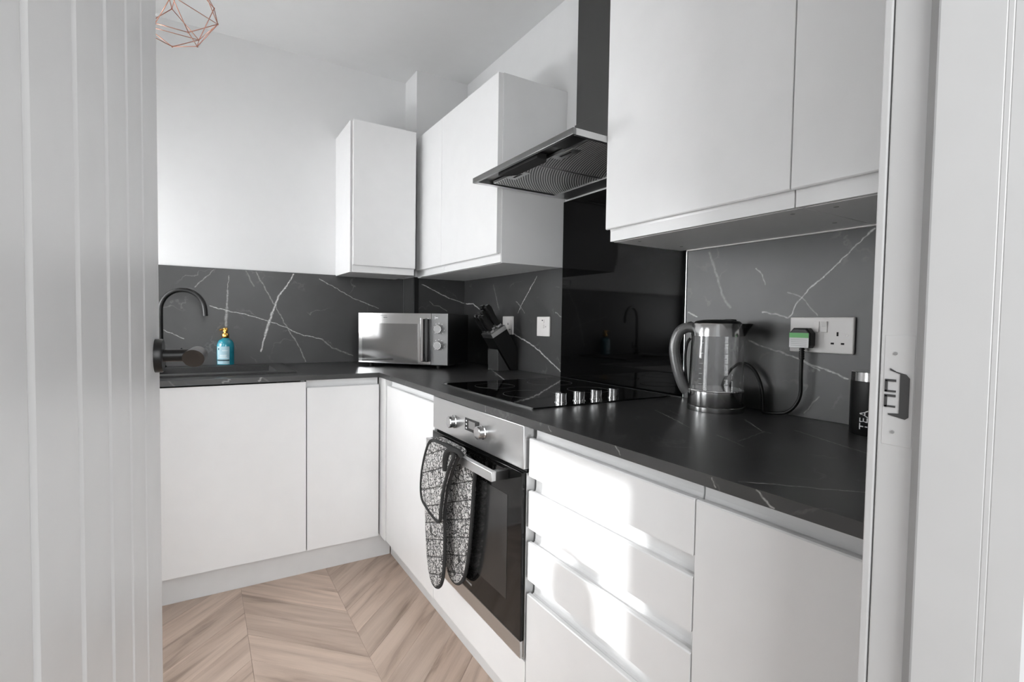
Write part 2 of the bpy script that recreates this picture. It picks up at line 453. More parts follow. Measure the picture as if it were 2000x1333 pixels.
# ------------------------------------------------------------------ mesh helpers
class MB:
    def __init__(self):
        self.bm = bmesh.new()
    def _merge(self, b2):
        me = bpy.data.meshes.new('tmp'); b2.to_mesh(me); b2.free()
        self.bm.from_mesh(me); bpy.data.meshes.remove(me)
    def box(self, x0, x1, y0, y1, z0, z1, bev=0.0, seg=2):
        b = bmesh.new()
        vs = [b.verts.new((x, y, z)) for x in (x0, x1) for y in (y0, y1) for z in (z0, z1)]
        for f in ((0, 1, 3, 2), (4, 6, 7, 5), (0, 4, 5, 1), (2, 3, 7, 6), (0, 2, 6, 4), (1, 5, 7, 3)):
            b.faces.new([vs[i] for i in f])
        bmesh.ops.recalc_face_normals(b, faces=b.faces)
        if bev:
            rs = bmesh.ops.bevel(b, geom=list(b.edges), offset=bev, segments=seg, affect='EDGES', profile=0.5)
            for f in rs['faces']: f.smooth = True
        self._merge(b)
        return self
    def prism(self, pts, axis, a, c, bev=0.0, seg=2):
        """polygon extruded along an axis from a to c; pts in the other two axes, in order"""
        b = bmesh.new()
        def P(p, t):
            if axis == 0: return (t, p[0], p[1])
            if axis == 1: return (p[0], t, p[1])
            return (p[0], p[1], t)
        lo = [b.verts.new(P(p, a)) for p in pts]
        hi = [b.verts.new(P(p, c)) for p in pts]
        n = len(pts)
        fl = b.faces.new(lo[::-1]); fh = b.faces.new(hi)
        for i in range(n):
            b.faces.new((lo[i], lo[(i + 1) % n], hi[(i + 1) % n], hi[i]))
        bmesh.ops.recalc_face_normals(b, faces=b.faces)
        if bev:
            ed = set(fl.edges) | set(fh.edges)
            rs = bmesh.ops.bevel(b, geom=list(ed), offset=bev, segments=seg, affect='EDGES', profile=0.5)
            for f in rs['faces']: f.smooth = True
        self._merge(b)
        return self
    def lathe(self, prof, center=(0, 0), n=48, axis=2, a0=0.0, caps=True):
        """prof: (radius, height) pairs; about an axis through center"""
        b = bmesh.new()
        rings = []
        for r, h in prof:
            ring = []
            if r < 1e-6:
                ring = [None]
                rings.append((None, h)); continue
            for i in range(n):
                t = a0 + 2 * PI * i / n
                ring.append(b.verts.new(self._ax(axis, center, r * math.cos(t), r * math.sin(t), h)))
            rings.append((ring, h))
        for k in range(len(rings) - 1):
            ra, ha = rings[k]; rb, hb = rings[k + 1]
            if ra is None and rb is None: continue
            if ra is None or rb is None:
                ring = rb if ra is None else ra
                c = b.verts.new(self._ax(axis, center, 0, 0, ha if ra is None else hb))
                for i in range(n):
                    b.faces.new((c, ring[i], ring[(i + 1) % n]))
            else:
                for i in range(n):
                    b.faces.new((ra[i], ra[(i + 1) % n], rb[(i + 1) % n], rb[i]))
        for f in b.faces: f.smooth = True
        if caps:
            for r in (rings[0][0], rings[-1][0]):
                if r is not None: b.faces.new(r)
        bmesh.ops.recalc_face_normals(b, faces=b.faces)
        self._merge(b)
        return self
    @staticmethod
    def _ax(axis, c, u, v, h):
        if axis == 2: return (c[0] + u, c[1] + v, h)
        if axis == 0: return (h, c[0] + u, c[1] + v)
        return (c[0] + u, h, c[1] + v)
    def tube(self, path, r, n=12, smooth=0, closed=False):
        P = [Vector(p) for p in path]
        if smooth:
            Q = []
            m = len(P)
            rng = m if closed else m - 1
            for i in range(rng):
                p0 = P[(i - 1) % m] if (closed or i > 0) else P[i]
                p1 = P[i]; p2 = P[(i + 1) % m]
                p3 = P[(i + 2) % m] if (closed or i + 2 < m) else p2
                for s in range(smooth):
                    t = s / smooth
                    Q.append(0.5 * ((2 * p1) + (-p0 + p2) * t + (2 * p0 - 5 * p1 + 4 * p2 - p3) * t * t + (-p0 + 3 * p1 - 3 * p2 + p3) * t ** 3))
            if not closed: Q.append(P[-1])
            P = Q
        b = bmesh.new()
        rings = []
        m = len(P)
        up = None
        for i in range(m):
            if closed: t = P[(i + 1) % m] - P[i - 1]
            else: t = P[min(i + 1, m - 1)] - P[max(i - 1, 0)]
            t.normalize()
            if up is None:
                up = Vector((0, 0, 1)) if abs(t.z) < 0.9 else Vector((1, 0, 0))
            up = (up - t * up.dot(t)).normalized()
            sd = t.cross(up)
            rr = r[i * len(r) // m] if isinstance(r, (list, tuple)) else r
            rings.append([b.verts.new(P[i] + (up * math.cos(2 * PI * k / n) + sd * math.sin(2 * PI * k / n)) * rr) for k in range(n)])
        for i in range(m if closed else m - 1):
            A, B = rings[i], rings[(i + 1) % m]
            for k in range(n):
                b.faces.new((A[k], A[(k + 1) % n], B[(k + 1) % n], B[k])).smooth = True
        if not closed:
            b.faces.new(rings[0]); b.faces.new(rings[-1])
        bmesh.ops.recalc_face_normals(b, faces=b.faces)
        self._merge(b)
        return self
    def grid(self, xc, yc, z0, z1, inside, perm=(0, 1, 2)):
        """slab with holes: cells of a rectangular grid kept where inside(i, j)"""
        b = bmesh.new()
        cache = {}
        def V(i, j, k):
            key = (i, j, k)
            if key not in cache:
                p = [0, 0, 0]
                p[perm[0]] = xc[i]; p[perm[1]] = yc[j]; p[perm[2]] = (z0, z1)[k]
                cache[key] = b.verts.new(p)
            return cache[key]
        nx, ny = len(xc) - 1, len(yc) - 1
        ins = lambda i, j: 0 <= i < nx and 0 <= j < ny and inside(i, j)
        for i in range(nx):
            for j in range(ny):
                if not ins(i, j): continue
                for k in (0, 1):
                    b.faces.new((V(i, j, k), V(i + 1, j, k), V(i + 1, j + 1, k), V(i, j + 1, k)))
                for di, dj, e in ((-1, 0, ((i, j), (i, j + 1))), (1, 0, ((i + 1, j), (i + 1, j + 1))),
                                  (0, -1, ((i, j), (i + 1, j))), (0, 1, ((i, j + 1), (i + 1, j + 1)))):
                    if not ins(i + di, j + dj):
                        (a, c), (d, f) = e
                        b.faces.new((V(a, c, 0), V(d, f, 0), V(d, f, 1), V(a, c, 1)))
        bmesh.ops.recalc_face_normals(b, faces=b.faces)
        self._merge(b)
        return self
    def xform(self, mat):
        bmesh.ops.transform(self.bm, matrix=mat, verts=self.bm.verts)
        return self

ABS = {}
def build(name, mb, mat, parent=None, smooth=40, label=None, local=False):
    """link mb as one mesh object; vertices are world coordinates unless local (parent space)"""
    me = bpy.data.meshes.new(name)
    org = Vector((0, 0, 0))
    if parent is not None and not local:
        org = ABS.get(parent.name, Vector((0, 0, 0)))
    if parent is None:
        # origin at the base of the mesh
        xs = [v.co for v in mb.bm.verts]
        org = Vector(((min(v.x for v in xs) + max(v.x for v in xs)) / 2, (min(v.y for v in xs) + max(v.y for v in xs)) / 2, min(v.z for v in xs)))
    bmesh.ops.translate(mb.bm, vec=-org, verts=mb.bm.verts)
    lim = math.radians(smooth) if smooth else 0.0
    for e in mb.bm.edges:
        if len(e.link_faces) == 2 and e.calc_face_angle(0.0) > lim: e.smooth = False
    mb.bm.to_mesh(me); mb.bm.free()
    o = bpy.data.objects.new(name, me)
    COL.objects.link(o)
    me.materials.append(MT[mat] if isinstance(mat, str) else mat)
    if parent is not None:
        o.parent = parent
        ABS[o.name] = org
    else:
        o.location = org
        ABS[o.name] = org
    if label: o['label'] = label
    return o

def tag(o, label, cat, group=None):
    o['label'] = label; o['category'] = cat
    if group: o['group'] = group
    return o
def thing(name, label, cat, loc, rotz=0.0, group=None):
    o = bpy.data.objects.new(name, None)
    o.empty_display_size = 0.05
    COL.objects.link(o)
    o.location = loc; o.rotation_euler = (0, 0, rotz)
    ABS[o.name] = Vector(loc)
    return tag(o, label, cat, group)
def struct(o):
    o['kind'] = 'structure'
    return o

# ------------------------------------------------------------------ the room
XL, XR, YB, YF, YH, ZC = -1.55, 0.69, 0.685, -2.098, -2.225, 2.61
# floor: base and chevron planks
floor = struct(build('floor', MB().box(XL - 0.1, XR + 0.1, -3.3, YB + 0.1, -0.06, -0.0035), plain('floor_underlay', (0.25, 0.18, 0.14), 0.7)))
cw, pitch = 0.348, 0.160
seam0 = -0.578
pm = {}
for sgn in (1, -1):
    mb = MB()
    g = 0.0003
    h = pitch / 2 - g
    pts = [(-cw / 2 + g, -h - sgn * -cw / 2), (cw / 2 - g, -h - sgn * cw / 2), (cw / 2 - g, h - sgn * cw / 2), (-cw / 2 + g, h - sgn * -cw / 2)]
    mb.prism(pts, 2, -0.0035, 0.0, bev=0.0005, seg=1)
    me = bpy.data.meshes.new('plank'); mb.bm.to_mesh(me); mb.bm.free()
    me.materials.append(MT['wood_a' if sgn == 1 else 'wood_b'])
    pm[sgn] = me
for c in range(-2, 3):
    xc = seam0 + cw * (c + 0.5)
    sgn = 1 if c % 2 == 0 else -1
    for k in range(-16, 5):
        yc = -0.156 - cw / 2 + k * pitch + pitch / 2
        if yc > YB - 0.28 or (xc > 0.1 and False): continue
        if c == 2 and yc > 0.2: continue
        o = bpy.data.objects.new('plank', pm[sgn])
        COL.objects.link(o); o.parent = floor
        o.location = Vector((xc, yc, 0)) - ABS['floor']

struct(build('wall_back', MB().box(XL - 0.1, XR + 0.1, YB, YB + 0.1, 0, ZC), 'wall'))
struct(build('wall_right', MB().box(XR, XR + 0.1, YF, YB, 0, ZC), 'wall'))
WY0, WY1, WZ0, WZ1 = -0.057, 0.60, 1.015, 2.10
GY0, GY1, GZ1 = -1.75, -0.62, 2.06
yc_, zc_ = [YF, GY0, GY1, WY0, WY1, YB], [0, WZ0, GZ1, WZ1, ZC]
struct(build('wall_left', MB().grid(yc_, zc_, XL - 0.16, XL, lambda i, j: not ((i == 3 and j in (1, 2)) or (i == 1 and j < 2)), perm=(1, 2, 0)), 'wall'))
d2 = bpy.data.objects.new('door_2', None); COL.objects.link(d2); d2.location = (XL - 0.1, (GY0 + GY1) / 2, 0); ABS[d2.name] = Vector(d2.location)
struct(d2)
fr = MB()
for a in ((GY0, GY0 + 0.06, 0, GZ1), (GY1 - 0.06, GY1, 0, GZ1), (GY0 + 0.06, GY1 - 0.06, 0, 0.07), (GY0 + 0.06, GY1 - 0.06, GZ1 - 0.06, GZ1), ((GY0 + GY1) / 2 - 0.04, (GY0 + GY1) / 2 + 0.04, 0.07, GZ1 - 0.06)):
    fr.box(XL - 0.13, XL - 0.07, *a, bev=0.003)
build('door_frame', fr, 'white_plastic', d2)
for y0, y1 in ((GY0 + 0.06, (GY0 + GY1) / 2 - 0.04), ((GY0 + GY1) / 2 + 0.04, GY1 - 0.06)):
    build('pane', MB().box(XL - 0.102, XL - 0.098, y0, y1, 0.07, GZ1 - 0.06), 'glass', d2)
DX0, DX1, DZ = -0.845, -0.085, 2.06
xc_, zc_ = [XL - 0.16, DX0, DX1, XR + 0.1], [0, DZ, ZC]
struct(build('wall_front', MB().grid(xc_, zc_, YH + 0.01, YF, lambda i, j: not (i == 1 and j == 0), perm=(0, 2, 1)), 'wall'))
struct(build('ceiling', MB().box(XL - 0.16, XR + 0.1, YH, YB + 0.1, ZC, ZC + 0.08), 'ceiling'))
BX, BY = 0.362, 0.497
struct(build('wall_corner', MB().box(BX, XR, BY, YB, 0.0, ZC), 'wall'))

# window in the left wall (behind the open door)
w1 = thing('window_1', 'white framed window with blind in the left wall', 'window', (XL, (WY0 + WY1) / 2, WZ0))
del w1['category']; del w1['label']
struct(w1)
fr = MB()
for a in ((WY0, WY0 + 0.04, WZ0, WZ1), (WY1 - 0.04, WY1, WZ0, WZ1), (WY0 + 0.04, WY1 - 0.04, WZ0, WZ0 + 0.03), (WY0 + 0.04, WY1 - 0.04, WZ1 - 0.04, WZ1)):
    fr.box(XL - 0.15, XL - 0.10, *a, bev=0.003)
build('window_frame', fr, 'white_plastic', w1)
build('window_sill', MB().box(XL - 0.10, XL + 0.03, WY0 - 0.03, WY1 + 0.03, WZ0 - 0.02, WZ0 - 0.0005, bev=0.004), 'white_plastic', w1)
tag(build('roller_blind', MB().box(XL - 0.06, XL - 0.058, WY0 + 0.01, WY1 - 0.01, 1.42, WZ1 - 0.005), 'blind'),
    'plain white roller blind half lowered in the side window', 'blind')
vs = MB().lathe([(0.0, WZ0), (0.045, WZ0), (0.060, WZ0 + 0.05), (0.055, WZ0 + 0.11), (0.030, WZ0 + 0.15), (0.034, WZ0 + 0.17), (0.0, WZ0 + 0.17)], (XL - 0.02, 0.14), 32)
tag(build('vase', vs, 'vase'), 'small rounded vase on the sill of the side window', 'vase')

# ------------------------------------------------------------------ doorway: lining, stop, architrave
JX = -0.10
trim1 = struct(build('trim_1', MB().box(JX, DX1, YH, -2.1045, 0, DZ, bev=0.0015), 'trim_paint'))
SBX = JX - 0.0118
build('stop_bead', MB().prism([(JX, -2.1375), (JX, YH), (SBX, YH), (SBX, -2.2012), (SBX + 0.0005, -2.2005), (SBX, -2.1998), (SBX, -2.1965), (SBX + 0.0005, -2.1958), (SBX, -2.1951), (SBX, -2.1475), (JX - 0.0108, -2.146)][::-1], 2, 0, DZ - 0.02), 'trim_paint', trim1, smooth=20)
build('chamfer_shade_strip', MB().prism([(JX - 0.0003, -2.1366), (JX - 0.0020, -2.1366), (JX - 0.0122, -2.1462), (JX - 0.0121, -2.1478), (JX - 0.0112, -2.1464)], 2, 0, DZ - 0.02), plain('chamfer_shade_grey', 0.42, 0.6), trim1)  # grey strip added along the stop's chamfer, its shade put into the colour
sk = MB().box(JX - 0.0004, JX + 0.001, -2.1352, -2.1085, 1.035, 1.150, bev=0.0002, seg=1)
sp = build('strike_plate', sk, 'trim_paint', trim1)
hole = MB()
hole.prism([(-2.1143, 1.1135), (-2.1285, 1.110), (-2.1318, 1.106), (-2.1318, 1.066), (-2.1290, 1.0635), (-2.114, 1.0665), (-2.114, 1.068), (-2.1235, 1.069), (-2.1235, 1.110), (-2.1143, 1.1155)], 0, JX - 0.0013, JX - 0.0004)
for zz in (1.0905, 1.0745):
    for (ya, yb, za, zb) in ((-2.1125, -2.1100, zz, zz + 0.0125), (-2.1200, -2.1100, zz + 0.011, zz + 0.0135), (-2.1200, -2.1100, zz, zz + 0.002)):
        hole.box(JX - 0.0013, JX - 0.0004, ya, yb, za, zb)
build('latch_cutout', hole, MT['grey_mark'] if False else plain('strike_recess', 0.07, 0.6), sp)
for zz in (1.131, 1.049):
    build('screw', MB().lathe([(0.0, JX - 0.0014), (0.0017, JX - 0.0014), (0.0017, JX - 0.0004)], (-2.1185, zz), 12, axis=0), 'grey_mark', sp)
trim2 = struct(build('trim_2', MB().box(JX - 0.0005, JX + 0.07, -2.1030, -2.0950, 0, DZ + 0.06, bev=0.0015), 'trim_paint'))
struct(build('trim_3', MB().box(DX0, DX0 + 0.015, YH, -2.1045, 0, DZ, bev=0.002), 'trim_paint'))
struct(build('trim_4', MB().box(DX0 + 0.015, JX, YH, -2.1045, DZ - 0.02, DZ, bev=0.002), 'trim_paint'))
struct(build('trim_5', MB().box(DX0 - 0.06, DX0 + 0.012, -2.0995, -2.0845, 0, DZ + 0.06, bev=0.003), 'trim_paint'))

# the open boarded door: local frame along its width
dk = 0.053
dlen = math.hypot(1, dk)
door = bpy.data.objects.new('door_1', None); COL.objects.link(door)
hy = 0.275
door.location = (-0.7153 - 0.1105 + dk * hy, -2.3577 + hy, 0.006)
door.rotation_euler = (0, 0, -math.atan(dk))
struct(door)
# local: +Y along the leaf towards the latch, +X the visible face (x = 0)
gr = [0.0] + [(y - hy) * dlen for y in (0.307, 0.4146, 0.5222, 0.6303, 0.738, 0.846)] + [(0.9955 - hy) * dlen]
for k in range(len(gr) - 1):
    a, c = gr[k], gr[k + 1]
    v = 0.0055
    a2 = a + (0.0003 if k else 0); c2 = c - 0.0003
    va = v if k else 0.001
    vc = v if k < len(gr) - 2 else 0.0025
    pts = [(-0.030, a2), (-0.0017, a2), (-0.0003, a2 + va), (0, a2 + va + 0.0015), (0, c2 - vc - 0.0015), (-0.0003, c2 - vc), (-0.0017, c2), (-0.030, c2)]
    build('board', MB().prism(pts, 2, 0, 2.02), 'door_paint', door, smooth=20, local=True)
build('door_core', MB().box(-0.036, -0.030, 0, gr[-1] - 0.0005, 0, 2.02), 'door_paint', door, local=True)
hz, hyl = 1.092, gr[-1] - 0.050
rose = MB().lathe([(0.0, 0.0), (0.0258, 0.0), (0.0258, 0.0085), (0.0248, 0.0105), (0.0, 0.0105)], (hyl, hz), 40, axis=0)
hd = build('handle', rose, 'black_satin', door, local=True, label='round black handle rose')
st = MB().tube([(0.009, hyl, hz), (0.030, hyl, hz), (0.054, hyl, hz)], 0.0098, 24)
build('spindle_neck', st, 'black_satin', hd, local=True)
# lever: thick round bar towards the hinge with a slanted end
lv = MB(); b = bmesh.new(); rr = 0.0138; ringA = []; ringB = []
for i in range(36):
    t = 2 * PI * i / 36
    dx, dz = rr * math.cos(t), rr * math.sin(t)
    ringA.append(b.verts.new((0.0545 + dx, hyl + 0.012, hz + dz)))
    ringB.append(b.verts.new((0.0545 + dx, hyl - 0.080 - dz * 1.5, hz + dz)))
for i in range(36):
    b.faces.new((ringA[i], ringA[(i + 1) % 36], ringB[(i + 1) % 36], ringB[i])).smooth = True
b.faces.new(ringA); b.faces.new(ringB)
bmesh.ops.recalc_face_normals(b, faces=b.faces)
lv._merge(b)
build('lever', lv, 'black_satin', hd, local=True)

# ------------------------------------------------------------------ kitchen carcasses and fronts
XF = 0.018      # front faces of the right run
YFc = 0.018     # front faces of the back run
ZB, ZT, ZD = 0.12, 0.888, 0.854

def jprofile(z0, z1, pull, lip=0.034):
    """(depth behind the face, z) outline of a handleless front"""
    if pull == 'top':
        return [(0, z0), (0, z1 - 0.003), (0.002, z1 - 0.0005), (0.010, z1), (0.0135, z1 - 0.004), (0.018, z1 - 0.006), (0.0225, z1 - 0.003), (0.024, z1 + 0.005), (0.024, z1 + lip), (0.034, z1 + lip), (0.034, z0)]
    if pull == 'bottom':
        return [(0, z1), (0, z0 + 0.003), (0.002, z0 + 0.0005), (0.008, z0), (0.0115, z0 + 0.004), (0.015, z0 + 0.006), (0.0185, z0 + 0.003), (0.020, z0 - 0.004), (0.020, z0 - lip), (0.034, z0 - lip), (0.034, z1)]
    return [(0, z0), (0, z1), (0.02, z1), (0.02, z0)]

def front(name, run, a, c, z0, z1, pull, parent, face=None, lip=0.034, mat='gloss'):
    pr = jprofile(z0, z1, pull, lip)
    if run == 'right':
        f = XF if face is None else face
        mb = MB().prism([(f + d, z) for d, z in pr], 1, a, c, bev=0.0008, seg=1)
    else:
        f = YFc if face is None else face
        mb = MB().prism([(f + d, z) for d, z in pr], 0, a, c, bev=0.0008, seg=1)
    return build(name, mb, mat, parent, smooth=25)

def carcass(run, a, c, parent, z0=ZB, z1=ZT - 0.001, depth=0.56, front_=None, shelf=False):
    f = (XF if run == 'right' else YFc) + 0.035 if front_ is None else front_
    t = 0.018
    d1 = f + depth
    mb = MB()
    def bx(u0, u1, v0, v1, w0, w1):
        if run == 'right': mb.box(v0, v1, u0, u1, w0, w1)
        else: mb.box(u0, u1, v0, v1, w0, w1)
    bx(a, a + t, f, d1, z0, z1); bx(c - t, c, f, d1, z0, z1)
    bx(a + t, c - t, f, d1, z0, z0 + t); bx(a + t, c - t, d1 - 0.01, d1, z0 + t, z1)
    return build('carcass', mb, 'carcass', parent)

# back run
c0 = thing('base_cabinet', 'white base cabinet at the far left end of the sink run', 'cabinet', (-1.22, 0.3, ZB))
carcass('back', -1.535, -0.925, c0); front('door', 'back', -1.53, -0.925, ZB, ZD, 'top', c0)
c1 = thing('base_cabinet', 'wide white cabinet under the black sink', 'cabinet', (-0.62, 0.3, ZB))
carcass('back', -0.921, -0.322, c1)
front('door', 'back', -0.921, -0.322, ZB, 0.880, 'flat', c1)
c2 = thing('base_cabinet', 'narrow white cabinet left of the inner corner with one door', 'cabinet', (-0.16, 0.3, ZB))
carcass('back', -0.318, 0.004, c2); front('door', 'back', -0.318, 0.004, ZB, ZD, 'top', c2)
post = tag(build('corner_post', MB().box(0.012, 0.05, -0.054, 0.05, ZB, ZT - 0.001, bev=0.001), 'gloss'), 'narrow white filler post in the inner corner of the base units', 'filler panel')
# right run
c3 = thing('base_cabinet', 'white base cabinet between the inner corner and the oven', 'cabinet', (0.3, -0.34, ZB))
carcass('right', -0.624, -0.060, c3); front('door', 'right', -0.624, -0.059, ZB, ZD, 'top', c3)
c5 = thing('drawer_unit', 'white unit of four drawers with long grip channels beside the oven', 'drawer unit', (0.3, -1.52, ZB))
carcass('right', -1.782, -1.256, c5)
for z0, z1 in ((0.752, ZD), (0.614, 0.714), (0.476, 0.577), (ZB, 0.437)):
    front('drawer_front', 'right', -1.781, -1.2575, z0, z1, 'top', c5)
c6 = thing('base_cabinet', 'white base cabinet nearest the doorway, right of the drawers', 'cabinet', (0.3, -1.93, ZB))
carcass('right', -2.083, -1.785, c6); front('door', 'right', -2.083, -1.7845, ZB, ZD, 'top', c6)
# oven housing
c4 = thing('oven_housing', 'white housing panel below and beside the built-in oven', 'cabinet', (0.3, -0.94, ZB))
build('filler_panel', MB().box(XF, XF + 0.02, -1.2535, -0.627, ZB, 0.246, bev=0.001), 'gloss', c4)
build('housing_shelf', MB().box(XF + 0.021, 0.60, -1.2535, -0.627, 0.20, 0.246), 'carcass', c4)
build('side_strip', MB().box(XF + 0.012, XF + 0.045, -0.6385, -0.6265, 0.248, ZT - 0.001), 'carcass', c4)
# plinths
tag(build('plinth', MB().box(XL, 0.075, 0.058, 0.074, 0, ZB - 0.001, bev=0.001), 'plinth'), 'pale grey white plinth board below the sink run', 'plinth')
tag(build('plinth', MB().box(0.078, 0.094, YF, 0.056, 0, ZB - 0.001, bev=0.001), 'plinth'), 'white plinth board below the oven run', 'plinth')

# worktop with sink cut-out
SX0, SX1, SY0, SY1 = -0.90, -0.405, 0.185, 0.515
xc_, yc_ = [XL, SX0, SX1, 0.0, XR], [YF, 0.0, SY0, SY1, YB]
def ins(i, j):
    if j == 0: return i == 3
    if i == 3: return not (False)
    return not (i == 1 and j == 2)
wt = MB().grid(xc_, yc_, ZT, 0.91, ins)
# keep the boxed corner free
wtop = tag(build('worktop', wt, 'marble_top', smooth=0), 'dark veined stone-effect worktop running round the corner', 'worktop')

# splashbacks
tag(build('splashback', MB().box(XL + 0.001, BX - 0.010, YB - 0.010, YB - 0.001, 0.911, 1.413), 'marble_back'), 'dark veined splashback panel behind the sink', 'splashback')
sb2 = thing('splashback', 'dark veined splashback on the front of the boxed corner', 'splashback', (0.5, BY - 0.005, 0.911))
build('front_panel', MB().box(BX + 0.006, XR - 0.010, BY - 0.009, BY - 0.001, 0.911, 1.413), 'marble_back', sb2)
build('corner_trim', MB().box(BX - 0.012, BX + 0.0175, BY - 0.013, BY - 0.001, 0.911, 1.4135, bev=0.002), 'black_satin', sb2, label='black corner trim strip')
tag(build('splashback', MB().box(BX - 0.009, BX - 0.001, BY, YB - 0.011, 0.911, 1.413), 'marble_right'), 'narrow dark splashback strip on the side of the boxed corner', 'splashback')
tag(build('splashback', MB().box(XR - 0.010, XR - 0.001, -0.513, BY - 0.010, 0.911, 1.413), 'marble_right'), 'dark veined splashback between the boxed corner and the hob', 'splashback')
tag(build('splashback', MB().box(XR - 0.010, XR - 0.001, YF + 0.001, -1.206, 0.911, 1.4035), 'marble_right_near'), 'dark veined splashback behind the kettle and double socket', 'splashback')
gs = thing('glass_splashback', 'plain black glass splashback behind the hob', 'splashback', (XR, -0.86, 0.911))
build('glass_panel', MB().box(XR - 0.012, XR - 0.001, -1.2005, -0.514, 0.9115, 1.70, bev=0.001), 'splash_glass', gs)
build('edge_trim', MB().box(XR - 0.0125, XR - 0.001, -1.2045, -1.2015, 0.9115, 1.4035), 'steel', gs)
build('bottom_seal', MB().box(XR - 0.018, XR - 0.0125, -1.20, -0.514, 0.9103, 0.9125), 'dark_steel', gs)

# ------------------------------------------------------------------ wall cabinets
UZ0, UZ1, UD = 1.408, 2.190, 1.443
UF = 0.338
def ucarcass(run, a, c, parent, f, back):
    if run == 'right': mb = MB().box(f + 0.0345, back, a, c, UZ0, UZ1, bev=0.0008, seg=1)
    else: mb = MB().box(a, c, f + 0.0345, back, UZ0, UZ1, bev=0.0008, seg=1)
    return build('carcass', mb, 'carcass', parent)
u1 = thing('wall_cabinet', 'white single-door wall cabinet on the sink wall', 'cabinet', (0.12, 0.5, UZ0))
ucarcass('back', -0.050, 0.300, u1, 0.330, YB - 0.0005)
build('end_panel', MB().box(-0.052, -0.0505, 0.352, YB - 0.0005, UZ0, UZ1), 'gloss', u1)
front('door', 'back', -0.040, 0.298, UD, UZ1, 'bottom', u1, face=0.330)
u2 = thing('wall_cabinet', 'white corner wall cabinet with narrow door', 'cabinet', (0.5, 0.25, UZ0))
ucarcass('right', 0.0715, BY - 0.001, u2, UF, XR - 0.0005); front('door', 'right', 0.0715, 0.42, UD, UZ1, 'bottom', u2, face=UF)
u3 = thing('wall_cabinet', 'white wall cabinet left of the cooker hood', 'cabinet', (0.5, -0.22, UZ0))
ucarcass('right', -0.509, 0.0695, u3, UF, XR - 0.0005); front('door', 'right', -0.506, 0.0695, UD, UZ1, 'bottom', u3, face=UF)
build('end_panel', MB().box(UF + 0.021, XR - 0.0005, -0.5125, -0.5095, UZ0 - 0.001, UZ1), 'gloss', u3)
u4 = thing('wall_cabinet', 'large white wall cabinet right of the cooker hood above the kettle', 'cabinet', (0.5, -1.46, UZ0))
ucarcass('right', -1.757, -1.178, u4, UF, XR - 0.0005); front('door', 'right', -1.745, -1.177, UD, UZ1, 'bottom', u4, face=UF)
u5 = thing('wall_cabinet', 'white wall cabinet nearest the doorway, partly cut off by the jamb', 'cabinet', (0.5, -1.92, UZ0))
ucarcass('right', -2.092, -1.7585, u5, UF, XR - 0.0005); front('door', 'right', -2.092, -1.7475, UD, UZ1, 'bottom', u5, face=UF)
for (x, y), u in (((0.410, -1.712), u4), ((0.584, -1.715), u4), ((0.418, -1.241), u4), ((0.598, -1.247), u4), ((0.414, -1.801), u5), ((0.60, -1.80), u5)):
    build('fixing_hole', MB().lathe([(0.0, UZ0 - 0.0006), (0.005, UZ0 - 0.0006), (0.005, UZ0 + 0.0002)], (x, y), 14), 'grey_mark' , u)
tag(build('wall_trim_strip', MB().box(XR - 0.018, XR - 0.0005, -2.09, -1.2065, 1.4038, 1.4075), 'white_plastic'), 'thin white strip under the near wall cabinets above the veined panel', 'trim strip')

# ------------------------------------------------------------------ cooker hood
HX, HY0, HY1, HZ0, HZ1 = 0.207, -1.176, -0.538, 1.706, 1.726
hood = thing('cooker_hood', 'steel chimney cooker hood with two mesh grease filters', 'cooker hood', (0.45, -0.86, HZ0))
cp = MB()
build('front_lip', MB().box(HX, HX + 0.0118, HY0, HY1, HZ0, HZ1, bev=0.0012), brushed('hood_lip_steel', 0.24, 0.3, axis=1), hood)
cp.box(HX + 0.012, XR - 0.0125, HY0, HY0 + 0.012, HZ0, HZ1, bev=0.001)
cp.box(HX + 0.012, XR - 0.0125, HY1 - 0.025, HY1, HZ0, HZ1, bev=0.001)
cp.box(HX + 0.012, XR - 0.0125, HY0 + 0.012, HY1 - 0.025, HZ1 - 0.003, HZ1)
cp.box(0.592, XR - 0.0125, HY0 + 0.012, HY1 - 0.025, HZ0, HZ1 - 0.003, bev=0.001)
build('canopy', cp, 'steel', hood)
build('canopy_inner_plate', MB().box(HX + 0.0125, 0.592, HY0 + 0.0125, HY1 - 0.0255, HZ1 - 0.0052, HZ1 - 0.0032), 'dark_steel', hood)
for y0, y1 in ((-1.160, -0.872), (-0.866, -0.578)):
    f = build('grease_filter', MB().box(0.282, 0.590, y0, y1, HZ0 + 0.0035, HZ0 + 0.011, bev=0.001), 'filter', hood)
    rim = MB()
    rim.box(0.280, 0.285, y0, y1, HZ0 + 0.0025, HZ0 + 0.0115); rim.box(0.5855, 0.5905, y0, y1, HZ0 + 0.0025, HZ0 + 0.0115)
    rim.box(0.285, 0.5855, y0, y0 + 0.004, HZ0 + 0.0025, HZ0 + 0.0115); rim.box(0.285, 0.5855, y1 - 0.004, y1, HZ0 + 0.0025, HZ0 + 0.0115)
    build('filter_rim', rim, 'steel', f)
    ym = (y0 + y1) / 2
    hp = MB().box(0.288, 0.325, ym - 0.055, ym + 0.055, HZ0 + 0.0018, HZ0 + 0.004, bev=0.0006, seg=1)
    build('filter_latch', hp, 'steel', f)
    build('latch_slot', MB().box(0.298, 0.307, ym - 0.028, ym + 0.028, HZ0 + 0.0012, HZ0 + 0.0022), 'dark_hole', f)
cbx = build('control_box', MB().prism([(0.232, -0.955), (0.232, -0.700), (0.262, -0.715), (0.286, -0.745), (0.286, -0.930), (0.270, -0.955)], 2, HZ0 - 0.005, HZ1 - 0.006, bev=0.002), 'dark_hole', hood)
